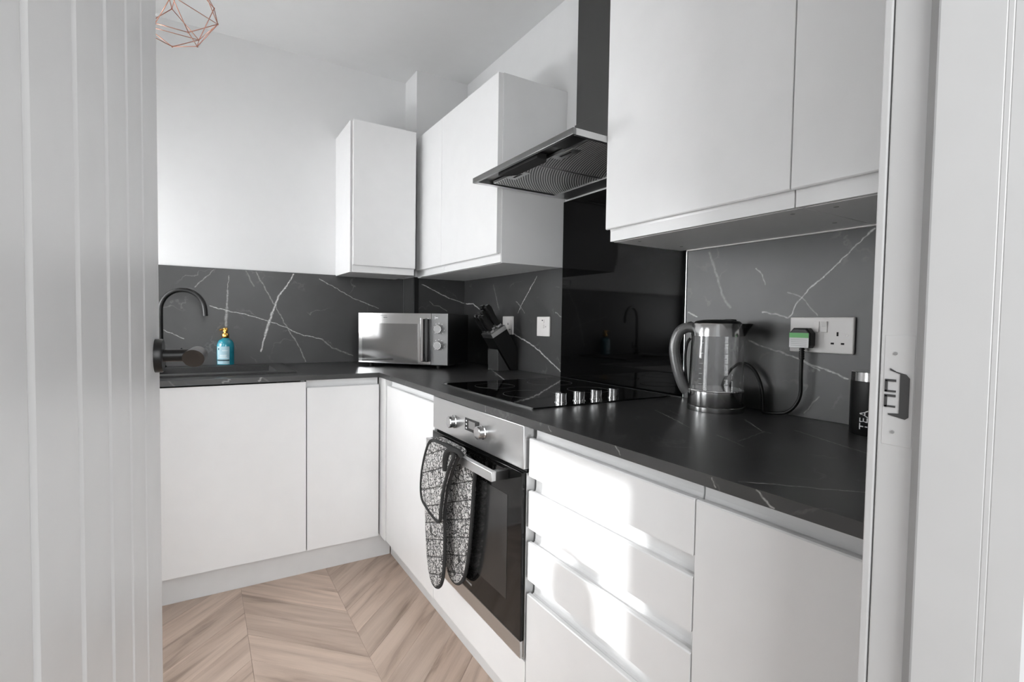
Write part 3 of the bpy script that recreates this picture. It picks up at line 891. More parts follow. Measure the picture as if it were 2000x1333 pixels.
for y in (-0.76, -0.775, -0.79, -0.855, -0.88, -0.90):
    build('button', MB().lathe([(0.0, HZ0 - 0.0085), (0.0022, HZ0 - 0.0085), (0.0022, HZ0 - 0.005)], (0.281, y), 10), 'chrome', cbx)
build('lamp_box', MB().box(0.222, 0.275, -1.155, -1.045, HZ0 + 0.004, HZ1 - 0.006, bev=0.002), 'black', hood)
CX, CY0, CY1 = 0.52, -0.985, -0.784
build('chimney', MB().box(CX, XR - 0.0125, CY0, CY1, HZ1, 1.92, bev=0.001), 'dark_steel', hood)
build('chimney_extension', MB().box(CX + 0.004, XR - 0.0125, CY0 + 0.004, CY1 - 0.004, 1.92, ZC - 0.001, bev=0.001), 'dark_steel', hood)

# ------------------------------------------------------------------ hob
hob = thing('hob', 'black glass four-zone hob with chrome knobs along its right side', 'hob', (0.36, -0.85, 0.91))
build('glass_top', MB().box(0.088, 0.655, -1.170, -0.535, 0.9102, 0.9145, bev=0.001), 'black_glass', hob)
build('front_edge', MB().box(0.0850, 0.0876, -1.170, -0.535, 0.9102, 0.9140), 'chrome', hob)
for x, y, r in ((0.235, -0.69, 0.075), (0.235, -0.93, 0.09), (0.49, -0.69, 0.09), (0.49, -0.93, 0.075)):
    ring = MB().lathe([(r, 0.9146), (r, 0.9149), (r + 0.0012, 0.9149), (r + 0.0012, 0.9146), (r, 0.9146)], (x, y), 64, caps=False)
    build('cooking_zone', ring, plain('zone_print', 0.05, 0.4), hob)
for k, (x, y) in enumerate(((0.222, -1.122), (0.293, -1.122), (0.366, -1.118), (0.444, -1.114))):
    kb = MB().lathe([(0.0, 0.9147), (0.0195, 0.9147), (0.0195, 0.9165), (0.0165, 0.9175), (0.0165, 0.9405), (0.0175, 0.9415), (0.0175, 0.9435), (0.0155, 0.9450), (0.0, 0.9450)], (x, y), 32)
    ko = build('knob', kb, 'chrome', hob)

# ------------------------------------------------------------------ oven
OY0, OY1 = -1.2495, -0.6405
oven = thing('oven', 'built-in single oven with steel control panel and black glass door', 'oven', (0.3, -0.945, 0.248))
build('oven_body', MB().box(0.055, 0.56, OY0 + 0.02, OY1 - 0.005, 0.248, 0.86), 'dark_steel', oven)
pn = build('control_panel', MB().box(0.006, 0.050, OY0, OY1, 0.7690, 0.8845, bev=0.0015), 'steel', oven)
for y, z in ((-0.823, 0.822), (-1.026, 0.8255)):
    kn = MB().lathe([(0.0, -0.018), (0.0175, -0.018), (0.0195, -0.016), (0.0195, 0.0), (0.022, 0.002), (0.022, 0.006), (0.0, 0.006)], (y, z), 36, axis=0)
    ko = build('control_knob', kn, 'steel_v', pn)
    build('knob_pointer', MB().box(-0.0192, -0.0178, y - 0.0012, y + 0.0012, z + 0.002, z + 0.017), 'grey_mark', ko) if False else None
dsp = build('display', MB().box(0.0045, 0.0065, -0.998, -0.903, 0.8105, 0.8500, bev=0.0004, seg=1), 'black_glass', pn)
build('display_window', MB().box(0.0038, 0.0048, -0.975, -0.930, 0.820, 0.844), 'mw_window', dsp)
for zz in (0.818, 0.830, 0.841):
    build('display_key', MB().box(0.0038, 0.0048, -0.918, -0.911, zz - 0.002, zz + 0.002), 'white_print', dsp)
build('side_frame', MB().box(0.014, 0.052, OY0 - 0.0042, OY0 - 0.0006, 0.2580, 0.7595), 'steel', oven)
build('door_gap', MB().box(0.020, 0.052, OY0 + 0.004, OY1 - 0.004, 0.7605, 0.7685), 'dark_hole', oven)
dg = build('door', MB().box(0.004, 0.045, OY0, OY1, 0.3045, 0.7595, bev=0.0015), 'oven_glass', oven, label='black glass oven door')
build('door_window', MB().box(0.0034, 0.0046, -1.175, -0.715, 0.385, 0.680), 'inner_glass', dg)
build('door_trim', MB().box(0.004, 0.045, OY0, OY1, 0.2580, 0.3035, bev=0.0012), 'steel', dg)
build('door_mark', MB().box(0.0036, 0.0044, -0.965, -0.925, 0.325, 0.331), 'grey_mark', dg)
hb = MB().box(-0.052, -0.036, -1.180, -0.715, 0.7250, 0.7520, bev=0.0015)
hob_h = build('door_handle', hb, 'steel', dg)
for y in (-1.180, -0.735):
    build('handle_bracket', MB().box(-0.0365, 0.004, y, y + 0.020, 0.7255, 0.7515, bev=0.001), 'dark_steel', hob_h)

# ------------------------------------------------------------------ double oven glove over the oven handle
glove = thing('oven_glove', 'patterned grey and black double oven glove hung over the oven handle', 'oven glove', (-0.05, -0.88, 0.285))
gl = [(-0.857, 0.768), (-0.923, 0.772), (-0.985, 0.770), (-1.000, 0.757), (-0.968, 0.715), (-0.926, 0.643), (-0.902, 0.56), (-0.905, 0.442), (-0.898, 0.357), (-0.878, 0.308), (-0.845, 0.285), (-0.808, 0.290), (-0.778, 0.334), (-0.761, 0.415), (-0.751, 0.511), (-0.741, 0.583), (-0.751, 0.65), (-0.780, 0.715), (-0.815, 0.755)]
def pad(mbk, poly, x0, x1, bev):
    return mbk.prism(poly, 0, x0, x1, bev=bev, seg=3)
build('front_pad', pad(MB(), gl, -0.070, -0.0535, 0.006), 'glove', glove)
build('front_binding', MB().tube([(-0.062, y, z) for y, z in gl], 0.0058, 10, smooth=4, closed=True), 'glove_trim', glove)
pk = [(-0.857, 0.7735), (-0.923, 0.777), (-0.985, 0.775), (-1.000, 0.757), (-0.970, 0.715), (-0.932, 0.643), (-0.910, 0.565), (-0.902, 0.528), (-0.862, 0.522), (-0.800, 0.535), (-0.755, 0.552), (-0.743, 0.59), (-0.752, 0.65), (-0.781, 0.715), (-0.815, 0.76)]
build('pocket', pad(MB(), pk, -0.080, -0.0695, 0.004), 'glove', glove)
build('pocket_binding', MB().tube([(-0.079, y, z) for y, z in pk], 0.0055, 10, smooth=4, closed=True), 'glove_trim', glove)
fold = MB().prism([(-0.079, 0.756), (-0.076, 0.770), (-0.062, 0.778), (-0.040, 0.776), (-0.030, 0.768), (-0.027, 0.70), (-0.0335, 0.70), (-0.0345, 0.755), (-0.053, 0.757), (-0.060, 0.745), (-0.070, 0.745)], 1, -0.985, -0.830, bev=0.002, seg=2)
build('fold', fold, 'glove', glove)
gr2 = [(-0.860, 0.735), (-1.017, 0.735), (-1.021, 0.658), (-1.010, 0.551), (-0.994, 0.446), (-0.972, 0.373), (-0.943, 0.336), (-0.913, 0.318), (-0.874, 0.318), (-0.838, 0.348), (-0.818, 0.395), (-0.813, 0.482), (-0.821, 0.571), (-0.838, 0.66)]
build('back_pad', pad(MB(), gr2, -0.030, -0.012, 0.006), 'glove', glove)
build('back_binding', MB().tube([(-0.022, y, z) for y, z in gr2], 0.006, 10, smooth=4, closed=True), 'glove_trim', glove)
lp = MB()
for k in range(1):
    pth = [(-0.082, -0.945, 0.702), (-0.087, -0.955, 0.735), (-0.090, -0.975, 0.764), (-0.085, -1.000, 0.779), (-0.074, -1.022, 0.775), (-0.065, -1.030, 0.760)]
    lp.tube(pth, 0.0085, 8, smooth=5)
build('hanging_loop', lp, 'glove_trim', glove)

# ------------------------------------------------------------------ sink and tap
sink = thing('sink', 'black composite inset sink in the back worktop', 'sink', (-0.64, 0.36, 0.91))
RX0, RX1, RY0, RY1 = -1.15, -0.345, 0.120, 0.610
xs, ys = [RX0, -0.885, -0.42, RX1], [RY0, 0.20, 0.50, RY1]
build('rim', MB().grid(xs, ys, 0.9102, 0.9185, lambda i, j: not (i == 1 and j == 1)), 'black_matt', sink, smooth=0)
bl = MB(); b = bmesh.new()
def ringq(x0, x1, y0, y1, z): return [b.verts.new(p) for p in ((x0, y0, z), (x1, y0, z), (x1, y1, z), (x0, y1, z))]
rg = [ringq(-0.885, -0.42, 0.20, 0.50, 0.9184), ringq(-0.87, -0.435, 0.215, 0.485, 0.74), ringq(-0.875, -0.43, 0.21, 0.49, 0.735), ringq(-0.889, -0.416, 0.196, 0.504, 0.9100)]
for k in range(3):
    for i in range(4):
        b.faces.new((rg[k][i], rg[k][(i + 1) % 4], rg[k + 1][(i + 1) % 4], rg[k + 1][i]))
b.faces.new(rg[1])
bmesh.ops.recalc_face_normals(b, faces=b.faces); bl._merge(b)
build('bowl', bl, 'black_matt', sink, smooth=0)
build('drain', MB().lathe([(0.0, 0.7405), (0.035, 0.7405), (0.04, 0.743), (0.04, 0.7405)], (-0.65, 0.35), 28), 'chrome', sink)
tap = thing('tap', 'black swan-neck kitchen tap behind the sink', 'tap', (-0.880, 0.555, 0.9187))
build('tap_base', MB().lathe([(0.0, 0.9187), (0.024, 0.9187), (0.024, 0.925), (0.019, 0.93), (0.019, 0.985), (0.016, 0.99), (0.0, 0.99)], (-0.880, 0.555), 28), 'black_satin', tap)
pth = [(-0.880, 0.555, 0.985), (-0.880, 0.555, 1.10), (-0.880, 0.555, 1.19)]
for k in range(1, 11):
    t = PI - PI * 0.93 * k / 10
    rr = 0.094
    px = -0.880 + rr * (1 + math.cos(t)) * 0.96
    py = 0.555 - rr * (1 + math.cos(t)) * 0.28
    pth.append((px, py, 1.19 + 0.098 * math.sin(t)))
pth.append((pth[-1][0] + 0.004, pth[-1][1] - 0.002, 1.165))
build('spout', MB().tube(pth, 0.0108, 18, smooth=4), 'black_satin', tap)
build('tap_lever', MB().tube([(-0.862, 0.545, 0.965), (-0.80, 0.515, 0.972), (-0.797, 0.513, 0.985), (-0.797, 0.513, 1.012)], 0.0045, 12), 'black_satin', tap)

# soap bottle
bc = (-0.610, 0.628)
soap = thing('soap_bottle', 'teal hand soap bottle with gold pump behind the sink', 'bottle', (bc[0], bc[1], 0.91))
build('bottle_body', MB().lathe([(0.0, 0.9105), (0.037, 0.9105), (0.0395, 0.914), (0.0395, 1.015), (0.037, 1.030), (0.030, 1.043), (0.018, 1.050), (0.014, 1.054), (0.0, 1.054)], bc, 40), 'teal', soap)
build('pump_collar', MB().lathe([(0.0, 1.054), (0.0145, 1.054), (0.016, 1.057), (0.016, 1.074), (0.012, 1.079), (0.0, 1.079)], bc, 28), 'gold', soap)
ph = build('pump_head', MB().lathe([(0.0, 1.079), (0.0085, 1.079), (0.0085, 1.086), (0.0125, 1.088), (0.0125, 1.102), (0.010, 1.106), (0.0, 1.106)], bc, 28), 'gold', soap)
build('nozzle', MB().tube([(bc[0], bc[1], 1.097), (bc[0] - 0.016, bc[1] - 0.012, 1.0985), (bc[0] - 0.026, bc[1] - 0.019, 1.096)], 0.0045, 10), 'gold', ph)
def curved_patch(center, r, a0, a1, z0, z1, t=0.0006, n=14):
    mb = MB(); b = bmesh.new()
    A = [[b.verts.new((center[0] + rr * math.cos(a0 + (a1 - a0) * i / n), center[1] + rr * math.sin(a0 + (a1 - a0) * i / n), z)) for rr, z in ((r, z0), (r, z1), (r + t, z1), (r + t, z0))] for i in range(n + 1)]
    for i in range(n):
        for k in range(4):
            b.faces.new((A[i][k], A[i][(k + 1) % 4], A[i + 1][(k + 1) % 4], A[i + 1][k])).smooth = (k in (0, 2))
    b.faces.new(A[0]); b.faces.new(A[-1])
    bmesh.ops.recalc_face_normals(b, faces=b.faces); mb._merge(b)
    return mb
fa = math.radians(258)
lb = build('label', curved_patch(bc, 0.0394, fa - 0.95, fa + 0.62, 0.922, 1.012), 'teal_label', soap, label='pale blue white label')
build('label_band', curved_patch(bc, 0.0400, fa - 0.92, fa + 0.60, 0.9385, 0.9455), plain('label_dark_print', (0.01, 0.05, 0.07), 0.4), lb)
for z, a, c in ((0.955, -0.6, 0.35), (0.961, -0.6, 0.25), (0.967, -0.55, 0.30), (0.990, -0.2, 0.45)):
    build('label_line', curved_patch(bc, 0.0400, fa + a, fa + c, z, z + 0.0022), 'white_print', lb)
build('label_emblem', curved_patch(bc, 0.0400, fa - 0.78, fa - 0.60, 0.994, 1.004), plain('emblem_print', (0.01, 0.08, 0.12), 0.4), lb)

# ------------------------------------------------------------------ microwave (turned across the corner)
MW, MD, MH = 0.517, 0.300, 0.270
mw = thing('microwave', 'steel fronted microwave with black sides angled in the corner', 'microwave', (0.006, 0.398, 0.91), math.atan2(-0.732, 0.681))
def mbld(name, mb, mat, parent, **k): return build(name, mb, mat, parent, local=True, **k)
z0 = 0.016
mbld('case', MB().box(0.002, MW - 0.002, 0.012, MD, z0, z0 + MH, bev=0.002), 'black', mw)
md = mbld('door', MB().box(0, 0.424, 0, 0.0118, z0 + 0.004, z0 + MH, bev=0.0015), 'mw_steel', mw, label='polished steel door')
mbld('door_window', MB().box(0.022, 0.350, -0.0007, 0.0005, z0 + 0.008, z0 + 0.215), 'mw_window', md)
mbld('control_panel', MB().box(0.4255, MW, 0, 0.0118, z0 + 0.004, z0 + MH, bev=0.0012), plain('microwave_panel_grey', 0.17, 0.45, 0.4, var=0.02), mw)
hh = MB().prism([(0.372, -0.010), (0.373, -0.022), (0.380, -0.029), (0.392, -0.029), (0.398, -0.022), (0.399, -0.010)], 2, z0 + 0.020, z0 + 0.245, bev=0.004, seg=2)
hnd = mbld('door_handle', hh, 'chrome', md)
mbld('handle_grip', MB().box(0.3995, 0.418, -0.024, -0.0005, z0 + 0.020, z0 + 0.242, bev=0.004), 'black', hnd)
mbld('handle_mount', MB().box(0.374, 0.399, -0.0105, -0.0003, z0 + 0.022, z0 + 0.243, bev=0.001), 'black', hnd)
for zz in (0.190, 0.106):
    kn = MB().lathe([(0.0, -0.022), (0.0205, -0.022), (0.0225, -0.019), (0.0225, 0.0), (0.0, 0.0)], (0.468, z0 + zz), 36, axis=1)
    ko = mbld('dial', kn, 'mw_steel', mw)
    mbld('dial_face', MB().lathe([(0.0, -0.0228), (0.0185, -0.0228), (0.0185, -0.0215), (0.0, -0.0215)], (0.468, z0 + zz), 30, axis=1), 'grey_mark', ko)
    mk = MB()
    for q in range(9):
        t = PI * (1.25 - 1.5 * q / 8)
        r1 = 0.0300
        mk.box(0.468 + r1 * math.cos(t) - 0.0014, 0.468 + r1 * math.cos(t) + 0.0014, -0.0005, 0.0002, z0 + zz + r1 * math.sin(t) - 0.0016, z0 + zz + r1 * math.sin(t) + 0.0016)
    mbld('dial_marks', mk, 'white_print', ko)
mbld('panel_mark', MB().box(0.445, 0.447, -0.0005, 0.0002, z0 + 0.240, z0 + 0.255).box(0.449, 0.462, -0.0005, 0.0002, z0 + 0.246, z0 + 0.250), 'white_print', mw)
mbld('door_mark', MB().box(0.100, 0.170, -0.0005, 0.0002, z0 + 0.257, z0 + 0.2585).box(0.150, 0.172, -0.0005, 0.0002, z0 + 0.245, z0 + 0.2485), plain('mark_dark', 0.08, 0.4), md)
for x, y in ((0.06, 0.03), (0.455, 0.03), (0.06, MD - 0.03), (0.455, MD - 0.03)):
    mbld('foot', MB().lathe([(0.0, 0.0003), (0.010, 0.0003), (0.012, z0), (0.0, z0)], (x, y), 16), 'black', mw)

# ------------------------------------------------------------------ knife block and knives
KY0, KY1 = -0.150, -0.045
kb = thing('knife_block', 'black slanted knife block with steel collar beside the microwave', 'knife block', (0.61, -0.10, 0.91))
build('support_leg', MB().prism([(0.560, 0.9103), (0.628, 0.9103), (0.565, 1.004), (0.556, 1.018)], 1, KY0, KY1, bev=0.001), plain('block_leg_grey', 0.05, 0.35), kb)
build('block_body', MB().prism([(0.638, 0.9103), (0.674, 0.9103), (0.674, 1.020), (0.608, 1.122), (0.528, 1.074)], 1, KY0, KY1, bev=0.0015), 'knife_black', kb)
build('collar', MB().prism([(0.5285, 1.0745), (0.6085, 1.1225), (0.5965, 1.1425), (0.5165, 1.0935)], 1, KY0 - 0.001, KY1 + 0.001, bev=0.001), 'steel', kb)
kd = Vector((-0.553, 0, 0.833)); kp = Vector((0.833, 0, 0.553))
def knife(cx, y, L, wd, label):
    t = thing('kitchen_knife', label, 'knife', (0, 0, 0), group='knives in the block')
    base = Vector((0.5165, 0, 1.0935)) + kp * cx + Vector((0, y, 0)) + kd * 0.0015
    t.location = base; ABS[t.name] = base.copy()
    th = 0.0105
    wd *= 1.22
    prof = [(0.0, -wd * 0.34), (0.012, -wd * 0.36), (0.022, -wd * 0.46), (L * 0.45, -wd * 0.62), (L * 0.8, -wd * 0.50), (L * 0.95, -wd * 0.62), (L, -wd * 0.30), (L * 0.99, wd * 0.25), (L * 0.85, wd * 0.48), (L * 0.5, wd * 0.36), (0.022, wd * 0.40), (0.0, wd * 0.34)]
    m = MB().prism([(0, 0)], 1, 0, 1) if False else MB()
    pts = []
    for s, w in prof:
        p = base + kd * s + kp * w
        pts.append((p.x, p.z))
    m.prism(pts, 1, base.y - th, base.y + th, bev=0.004, seg=3)
    build('handle', m, 'black_satin', t)
    bo = MB()
    pts = []
    for s, w in ((-0.0005, -wd * 0.42), (0.010, -wd * 0.42), (0.010, wd * 0.42), (-0.0005, wd * 0.42)):
        p = base + kd * s + kp * w
        pts.append((p.x, p.z))
    bo.prism(pts, 1, base.y - th * 1.12, base.y + th * 1.12, bev=0.001)
    build('bolster', bo, 'steel', t)
    cp_ = MB(); pts = []
    for s, w in ((L - 0.006, -wd * 0.22), (L + 0.001, -wd * 0.18), (L + 0.001, wd * 0.1), (L - 0.006, wd * 0.16)):
        p = base + kd * s + kp * w
        pts.append((p.x, p.z))
    cp_.prism(pts, 1, base.y - th * 0.75, base.y + th * 0.75)
    build('end_cap', cp_, 'steel', t)
knife(0.073, -0.122, 0.128, 0.026, 'largest black handled knife, nearest the wall in the knife block')
knife(0.070, -0.075, 0.128, 0.025, 'tall black handled knife behind the largest one in the block')
knife(0.046, -0.099, 0.112, 0.022, 'black handled knife in the middle of the knife block')
knife(0.018, -0.130, 0.100, 0.019, 'small black handled knife at the front right of the knife block')
knife(0.016, -0.098, 0.100, 0.019, 'small black handled knife at the front middle of the knife block')
knife(0.016, -0.064, 0.104, 0.019, 'leftmost small black handled knife in the knife block')

# ------------------------------------------------------------------ sockets
PX = XR - 0.0105
def plate(name, y0, y1, z0, z1, label, cat):
    t = thing(name, label, cat, (PX, (y0 + y1) / 2, z0))
    build('plate', MB().box(PX - 0.0095, PX, y0, y1, z0, z1, bev=0.003, seg=3), 'white_plastic', t)
    return t
so = plate('double_socket', -1.7275, -1.5665, 1.0885, 1.183, 'white double wall socket above the worktop behind the kettle', 'socket')
fx = PX - 0.0095
for y0, y1, tl in ((-1.6445, -1.6295, 0.0016), (-1.6650, -1.6500, -0.0016)):
    m = MB().prism([(fx + 0.0005, 1.143), (fx - 0.0035 - tl, 1.1435), (fx - 0.0022, 1.157), (fx - 0.0035 + tl, 1.1712), (fx + 0.0005, 1.1717)], 1, y0, y1, bev=0.0006, seg=1)
    build('switch', m, 'white_plastic', so)
for y0, y1, z0, z1 in ((-1.692, -1.6875, 1.134, 1.1445), (-1.682, -1.674, 1.1125, 1.117), (-1.7065, -1.6985, 1.1125, 1.117)):
    build('pin_hole', MB().box(fx - 0.0003, fx + 0.0006, y0, y1, z0, z1), 'dark_hole', so)
build('screw', MB().lathe([(0.0, fx - 0.0006), (0.003, fx - 0.0006), (0.003, fx + 0.0004)], (-1.7125, 1.1365), 16, axis=0), 'chrome', so)
sw = plate('wall_switch', -0.4305, -0.3275, 1.092, 1.1855, 'white single switch plate left of the hob', 'switch')
for z, s in ((1.165, 0.010), (1.140, 0.010)):
    build('rocker', MB().box(fx - 0.003, fx + 0.0004, -0.389, -0.369, z - 0.010, z + 0.008, bev=0.001), 'white_plastic', sw)
build('indicator', MB().box(fx - 0.0036, fx - 0.0029, -0.383, -0.375, 1.1655, 1.1705), 'dark_hole', sw)
build('screw', MB().lathe([(0.0, fx - 0.0006), (0.003, fx - 0.0006), (0.003, fx + 0.0004)], (-0.402, 1.138), 14, axis=0), 'grey_mark', sw)
s2 = plate('single_socket', -0.103, 0.000, 1.092, 1.1875, 'white single socket half hidden behind the knife block', 'socket')
for y0, y1, z0, z1 in ((-0.060, -0.054, 1.142, 1.153), (-0.082, -0.072, 1.117, 1.122), (-0.042, -0.032, 1.117, 1.122)):
    build('pin_hole', MB().box(fx - 0.0003, fx + 0.0006, y0, y1, z0, z1), 'dark_hole', s2)
build('switch', MB().box(fx - 0.003, fx + 0.0004, -0.086, -0.072, 1.145, 1.170, bev=0.001), 'white_plastic', s2)

# plug and kettle cord
plug = thing('kettle_plug', 'black plug with green and white paper label in the double socket', 'plug', (fx, -1.605, 1.098))
pl = MB().prism([(-1.5825, 1.101), (-1.6325, 1.101), (-1.637, 1.108), (-1.637, 1.140), (-1.626, 1.1535), (-1.592, 1.1535), (-1.581, 1.140), (-1.581, 1.106)], 0, fx - 0.030, fx - 0.0004, bev=0.004, seg=2)
build('plug_body', pl, 'black', plug)
lb = build('paper_label', MB().box(fx - 0.0312, fx - 0.0302, -1.6345, -1.5835, 1.1015, 1.1385), 'label_white', plug, label='white paper label with green band')
build('label_band', MB().box(fx - 0.0316, fx - 0.0311, -1.6345, -1.5835, 1.1275, 1.1405), 'green', lb)
for z in (1.106, 1.111, 1.116, 1.121):
    build('label_line', MB().box(fx - 0.0315, fx - 0.0311, -1.630, -1.588, z, z + 0.0011), plain('label_grey_line', 0.5, 0.6), lb)
sl = MB()
for k in range(5):
    sl.tube([(fx - 0.016, -1.610, 1.0985 - k * 0.006), (fx - 0.016, -1.610, 1.0945 - k * 0.006)], 0.0068, 14)
sl.tube([(fx - 0.016, -1.610, 1.1005), (fx - 0.016, -1.610, 1.068)], 0.0050, 14)
build('strain_relief', sl, 'black', plug)
cord = [(fx - 0.016, -1.610, 1.072), (fx - 0.016, -1.610, 1.02), (fx - 0.014, -1.609, 0.975), (fx - 0.018, -1.598, 0.943), (fx - 0.022, -1.575, 0.921), (fx - 0.026, -1.540, 0.9145), (fx - 0.024, -1.512, 0.9145),
        (fx - 0.014, -1.503, 0.945), (fx - 0.012, -1.493, 0.990), (fx - 0.012, -1.470, 1.030), (fx - 0.012, -1.435, 1.045), (fx - 0.012, -1.395, 1.020), (fx - 0.012, -1.365, 0.965), (fx - 0.014, -1.350, 0.9145), (fx - 0.028, -1.352, 0.9145)]
build('cord', MB().tube(cord, 0.0046, 10, smooth=6), 'black', plug)

# ------------------------------------------------------------------ glass kettle
kc = (0.566, -1.413)
kt = thing('kettle', 'glass and steel electric kettle beside the double socket', 'kettle', (kc[0], kc[1], 0.91))
build('power_base', MB().lathe([(0.0, 0.9103), (0.078, 0.9103), (0.0785, 0.912), (0.0785, 0.924), (0.077, 0.9255), (0.0, 0.9255)], kc, 64), 'steel_v', kt)
build('heater_body', MB().lathe([(0.0, 0.9262), (0.0765, 0.9262), (0.0775, 0.928), (0.0765, 0.968), (0.0, 0.968)], kc, 64), 'steel_v', kt)
build('glass_ring', MB().lathe([(0.0, 0.9682), (0.079, 0.9682), (0.080, 0.970), (0.079, 0.9725), (0.0, 0.9725)], kc, 64), 'chrome', kt)
gp = [(0.0755, 0.9727), (0.0735, 1.05), (0.0705, 1.1255), (0.0675, 1.1255), (0.0705, 1.05), (0.0725, 0.9727), (0.0755, 0.9727)]
build('glass_jug', MB().lathe(gp, kc, 64, caps=False), 'glass', kt)
build('top_band', MB().lathe([(0.066, 1.1258), (0.0715, 1.1258), (0.0708, 1.160), (0.0690, 1.1625), (0.066, 1.1625), (0.066, 1.1258)], kc, 64, caps=False), 'steel_v', kt)
lid = build('lid', MB().lathe([(0.0, 1.1500), (0.0655, 1.1500), (0.0655, 1.163), (0.060, 1.169), (0.035, 1.1735), (0.0, 1.1745)], kc, 48), 'black', kt)
build('lid_button', MB().box(kc[0] + 0.022, kc[0] + 0.046, kc[1] - 0.030, kc[1] - 0.005, 1.168, 1.1755, bev=0.002), 'black', lid)
hd_ = Vector((-0.60, 0.80, 0))
def KP(s, z): return (kc[0] + hd_.x * s, kc[1] + hd_.y * s, z)
hp_ = [KP(0.066, 1.150), KP(0.085, 1.149), KP(0.103, 1.138), KP(0.115, 1.112), KP(0.118, 1.080), KP(0.113, 1.045), KP(0.102, 1.005), KP(0.090, 0.975), KP(0.078, 0.958)]
build('kettle_handle', MB().tube(hp_, 0.0155, 18, smooth=5), plain('kettle_handle_grey', 0.22, 0.28, Metallic=0.5), kt)
build('handle_inner', MB().tube([KP(0.0735, 1.118), KP(0.083, 1.10), KP(0.087, 1.06), KP(0.084, 1.01), KP(0.079, 0.978)], 0.004, 10, smooth=4), 'black', kt)
build('hinge', MB().tube([KP(0.070, 1.1615), KP(0.088, 1.157), KP(0.098, 1.150)], 0.0065, 10, smooth=3), 'black', kt)
def spout_mb():
    mb = MB(); b = bmesh.new()
    sd = -hd_; pr = Vector((hd_.y, -hd_.x, 0)) * -1
    rows = []
    for z, ext, wd in ((1.1275, 0.004, 0.020), (1.145, 0.013, 0.026), (1.1625, 0.026, 0.026)):
        row = []
        for k in range(9):
            t = -1 + 2 * k / 8
            s = 0.062 + (0.008 + ext) * (1 - t * t)
            p = Vector((kc[0], kc[1], z)) + sd * s + pr * (wd * t)
            row.append(b.verts.new(p))
        rows.append(row)
    for r in range(2):
        for k in range(8):
            b.faces.new((rows[r][k], rows[r][k + 1], rows[r + 1][k + 1], rows[r + 1][k]))
    b.faces.new(rows[0]); b.faces.new(rows[2])
    for e in (0, 8):
        pass
    b.faces.new((rows[0][0], rows[1][0], rows[2][0], rows[2][8], rows[1][8], rows[0][8]))
    bmesh.ops.recalc_face_normals(b, faces=b.faces); mb._merge(b)
    return mb
build('spout', spout_mb(), 'black', kt)
va = math.atan2(-2.3577 - kc[1], -0.7153 - kc[0])
lv_ = MB()
for da in (0.33, -0.62):
    lv_ = MB()
    for k in range(9):
        z = 0.99 + k * 0.0145
        b2 = curved_patch(kc, 0.0752 - (z - 0.9727) * 0.0327, va + da - 0.05, va + da + (0.05 if k % 2 else 0.10), z, z + 0.0016, t=0.0003, n=3)
        me = bpy.data.meshes.new('t'); b2.bm.to_mesh(me); b2.bm.free(); lv_.bm.from_mesh(me); bpy.data.meshes.remove(me)
    build('level_marks', lv_, 'white_print', kt)

# ------------------------------------------------------------------ tea canister
tcn = (0.618, -1.803); tr = 0.0500
tea = thing('tea_canister', 'black TEA canister with steel lid band next to the doorway', 'canister', (tcn[0], tcn[1], 0.91))
build('canister_body', MB().lathe([(0.0, 0.9103), (tr - 0.001, 0.9103), (tr, 0.912), (tr, 1.034), (0.0, 1.034)], tcn, 56), 'black_satin', tea)
build('lid_band', MB().lathe([(0.0, 1.0343), (tr + 0.0006, 1.0343), (tr + 0.0006, 1.0545), (tr - 0.001, 1.056), (0.0, 1.056)], tcn, 56), 'steel_v', tea)
cu = bpy.data.curves.new('tea_text', 'FONT'); cu.body = 'TEA'; cu.size = 0.0255; cu.align_x = 'CENTER'; cu.align_y = 'CENTER'
to = bpy.data.objects.new('tea_text', cu); COL.objects.link(to)
bpy.context.view_layer.update()
dg_ = bpy.context.evaluated_depsgraph_get()
tm = bpy.data.meshes.new_from_object(to.evaluated_get(dg_))
bpy.data.objects.remove(to); bpy.data.curves.remove(cu)
tb = MB(); tb.bm.from_mesh(tm); bpy.data.meshes.remove(tm)
bmesh.ops.triangulate(tb.bm, faces=tb.bm.faces)
ta = math.radians(179)
for v in tb.bm.verts:
    u, h = v.co.x, v.co.y           # u runs up the canister, letters' tops point to the left
    a = ta - h / tr
    v.co = Vector((tcn[0] + (tr + 0.0005) * math.cos(a), tcn[1] + (tr + 0.0005) * math.sin(a), 0.9465 + u))
build('lettering', tb, 'white_print', tea, smooth=0)

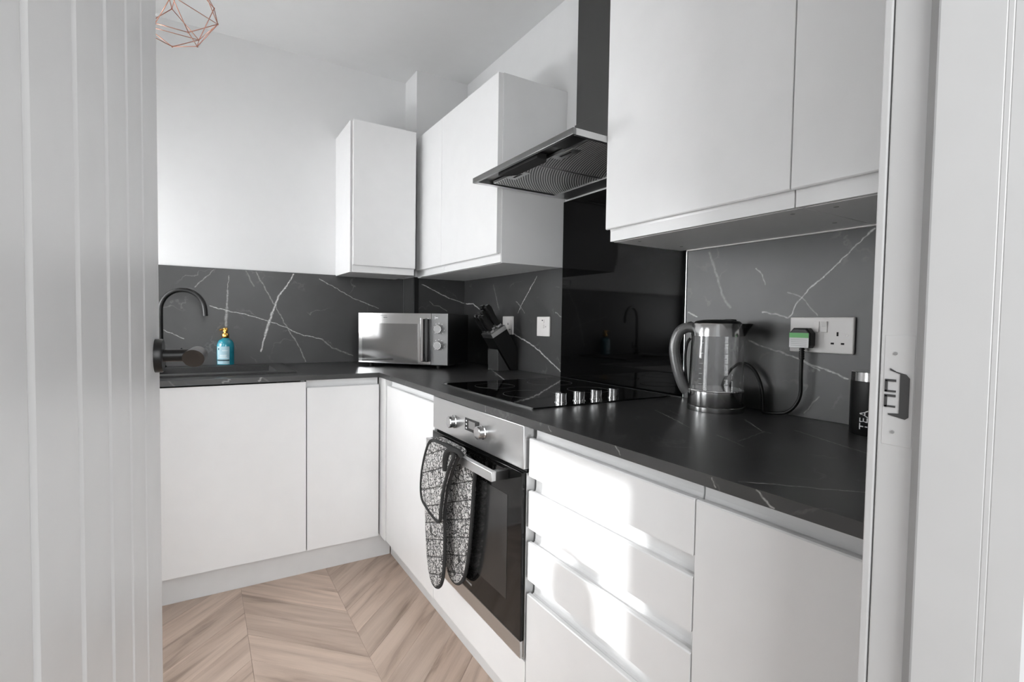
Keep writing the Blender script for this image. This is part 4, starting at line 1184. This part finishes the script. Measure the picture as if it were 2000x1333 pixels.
# ------------------------------------------------------------------ copper wire pendant lamp
lc = Vector((-0.782, -0.55, 1.974))
lamp = thing('pendant_lamp', 'open geometric copper wire pendant lamp hanging from the ceiling', 'pendant lamp', tuple(lc))
def ring5(r, z, off, n=5): return [lc + Vector((r * math.cos(2 * PI * k / n + off), r * math.sin(2 * PI * k / n + off), z)) for k in range(n)]
o0 = 0.35
r1 = ring5(0.066, 0.0, o0); r2 = ring5(0.119, 0.055, o0 + PI / 5); r3 = ring5(0.114, 0.135, o0); r4 = ring5(0.045, 0.215, o0 + PI / 5)
ed = []
for k in range(5):
    ed += [(r1[k], r1[(k + 1) % 5]), (r1[k], r2[k]), (r1[k], r2[k - 1]), (r2[k], r3[k]), (r2[k], r3[(k + 1) % 5]), (r2[k], r2[(k + 1) % 5]), (r3[k], r4[k]), (r3[k], r4[k - 1]), (r4[k], r4[(k + 1) % 5])]
wm = MB()
for a, c in ed: wm.tube([a, c], 0.0012, 6)
for p in r1 + r2 + r3 + r4: wm.box(p.x - 0.002, p.x + 0.002, p.y - 0.002, p.y + 0.002, p.z - 0.002, p.z + 0.002)
build('wire_cage', wm, 'copper', lamp)
build('lamp_holder', MB().lathe([(0.0, lc.z + 0.165), (0.018, lc.z + 0.165), (0.020, lc.z + 0.21), (0.046, lc.z + 0.214), (0.046, lc.z + 0.218), (0.012, lc.z + 0.225), (0.0, lc.z + 0.225)], (lc.x, lc.y), 24), 'copper', lamp)
build('bulb', MB().lathe([(0.0, lc.z + 0.112), (0.010, lc.z + 0.114), (0.018, lc.z + 0.124), (0.0185, lc.z + 0.135), (0.013, lc.z + 0.155), (0.012, lc.z + 0.165)], (lc.x, lc.y), 24), 'white_plastic', lamp)
build('flex', MB().tube([(lc.x, lc.y, lc.z + 0.224), (lc.x, lc.y, ZC - 0.02)], 0.003, 8), 'black', lamp)
build('ceiling_rose', MB().lathe([(0.0, ZC - 0.03), (0.03, ZC - 0.03), (0.045, ZC - 0.001), (0.0, ZC - 0.001)], (lc.x, lc.y), 28), 'copper', lamp)
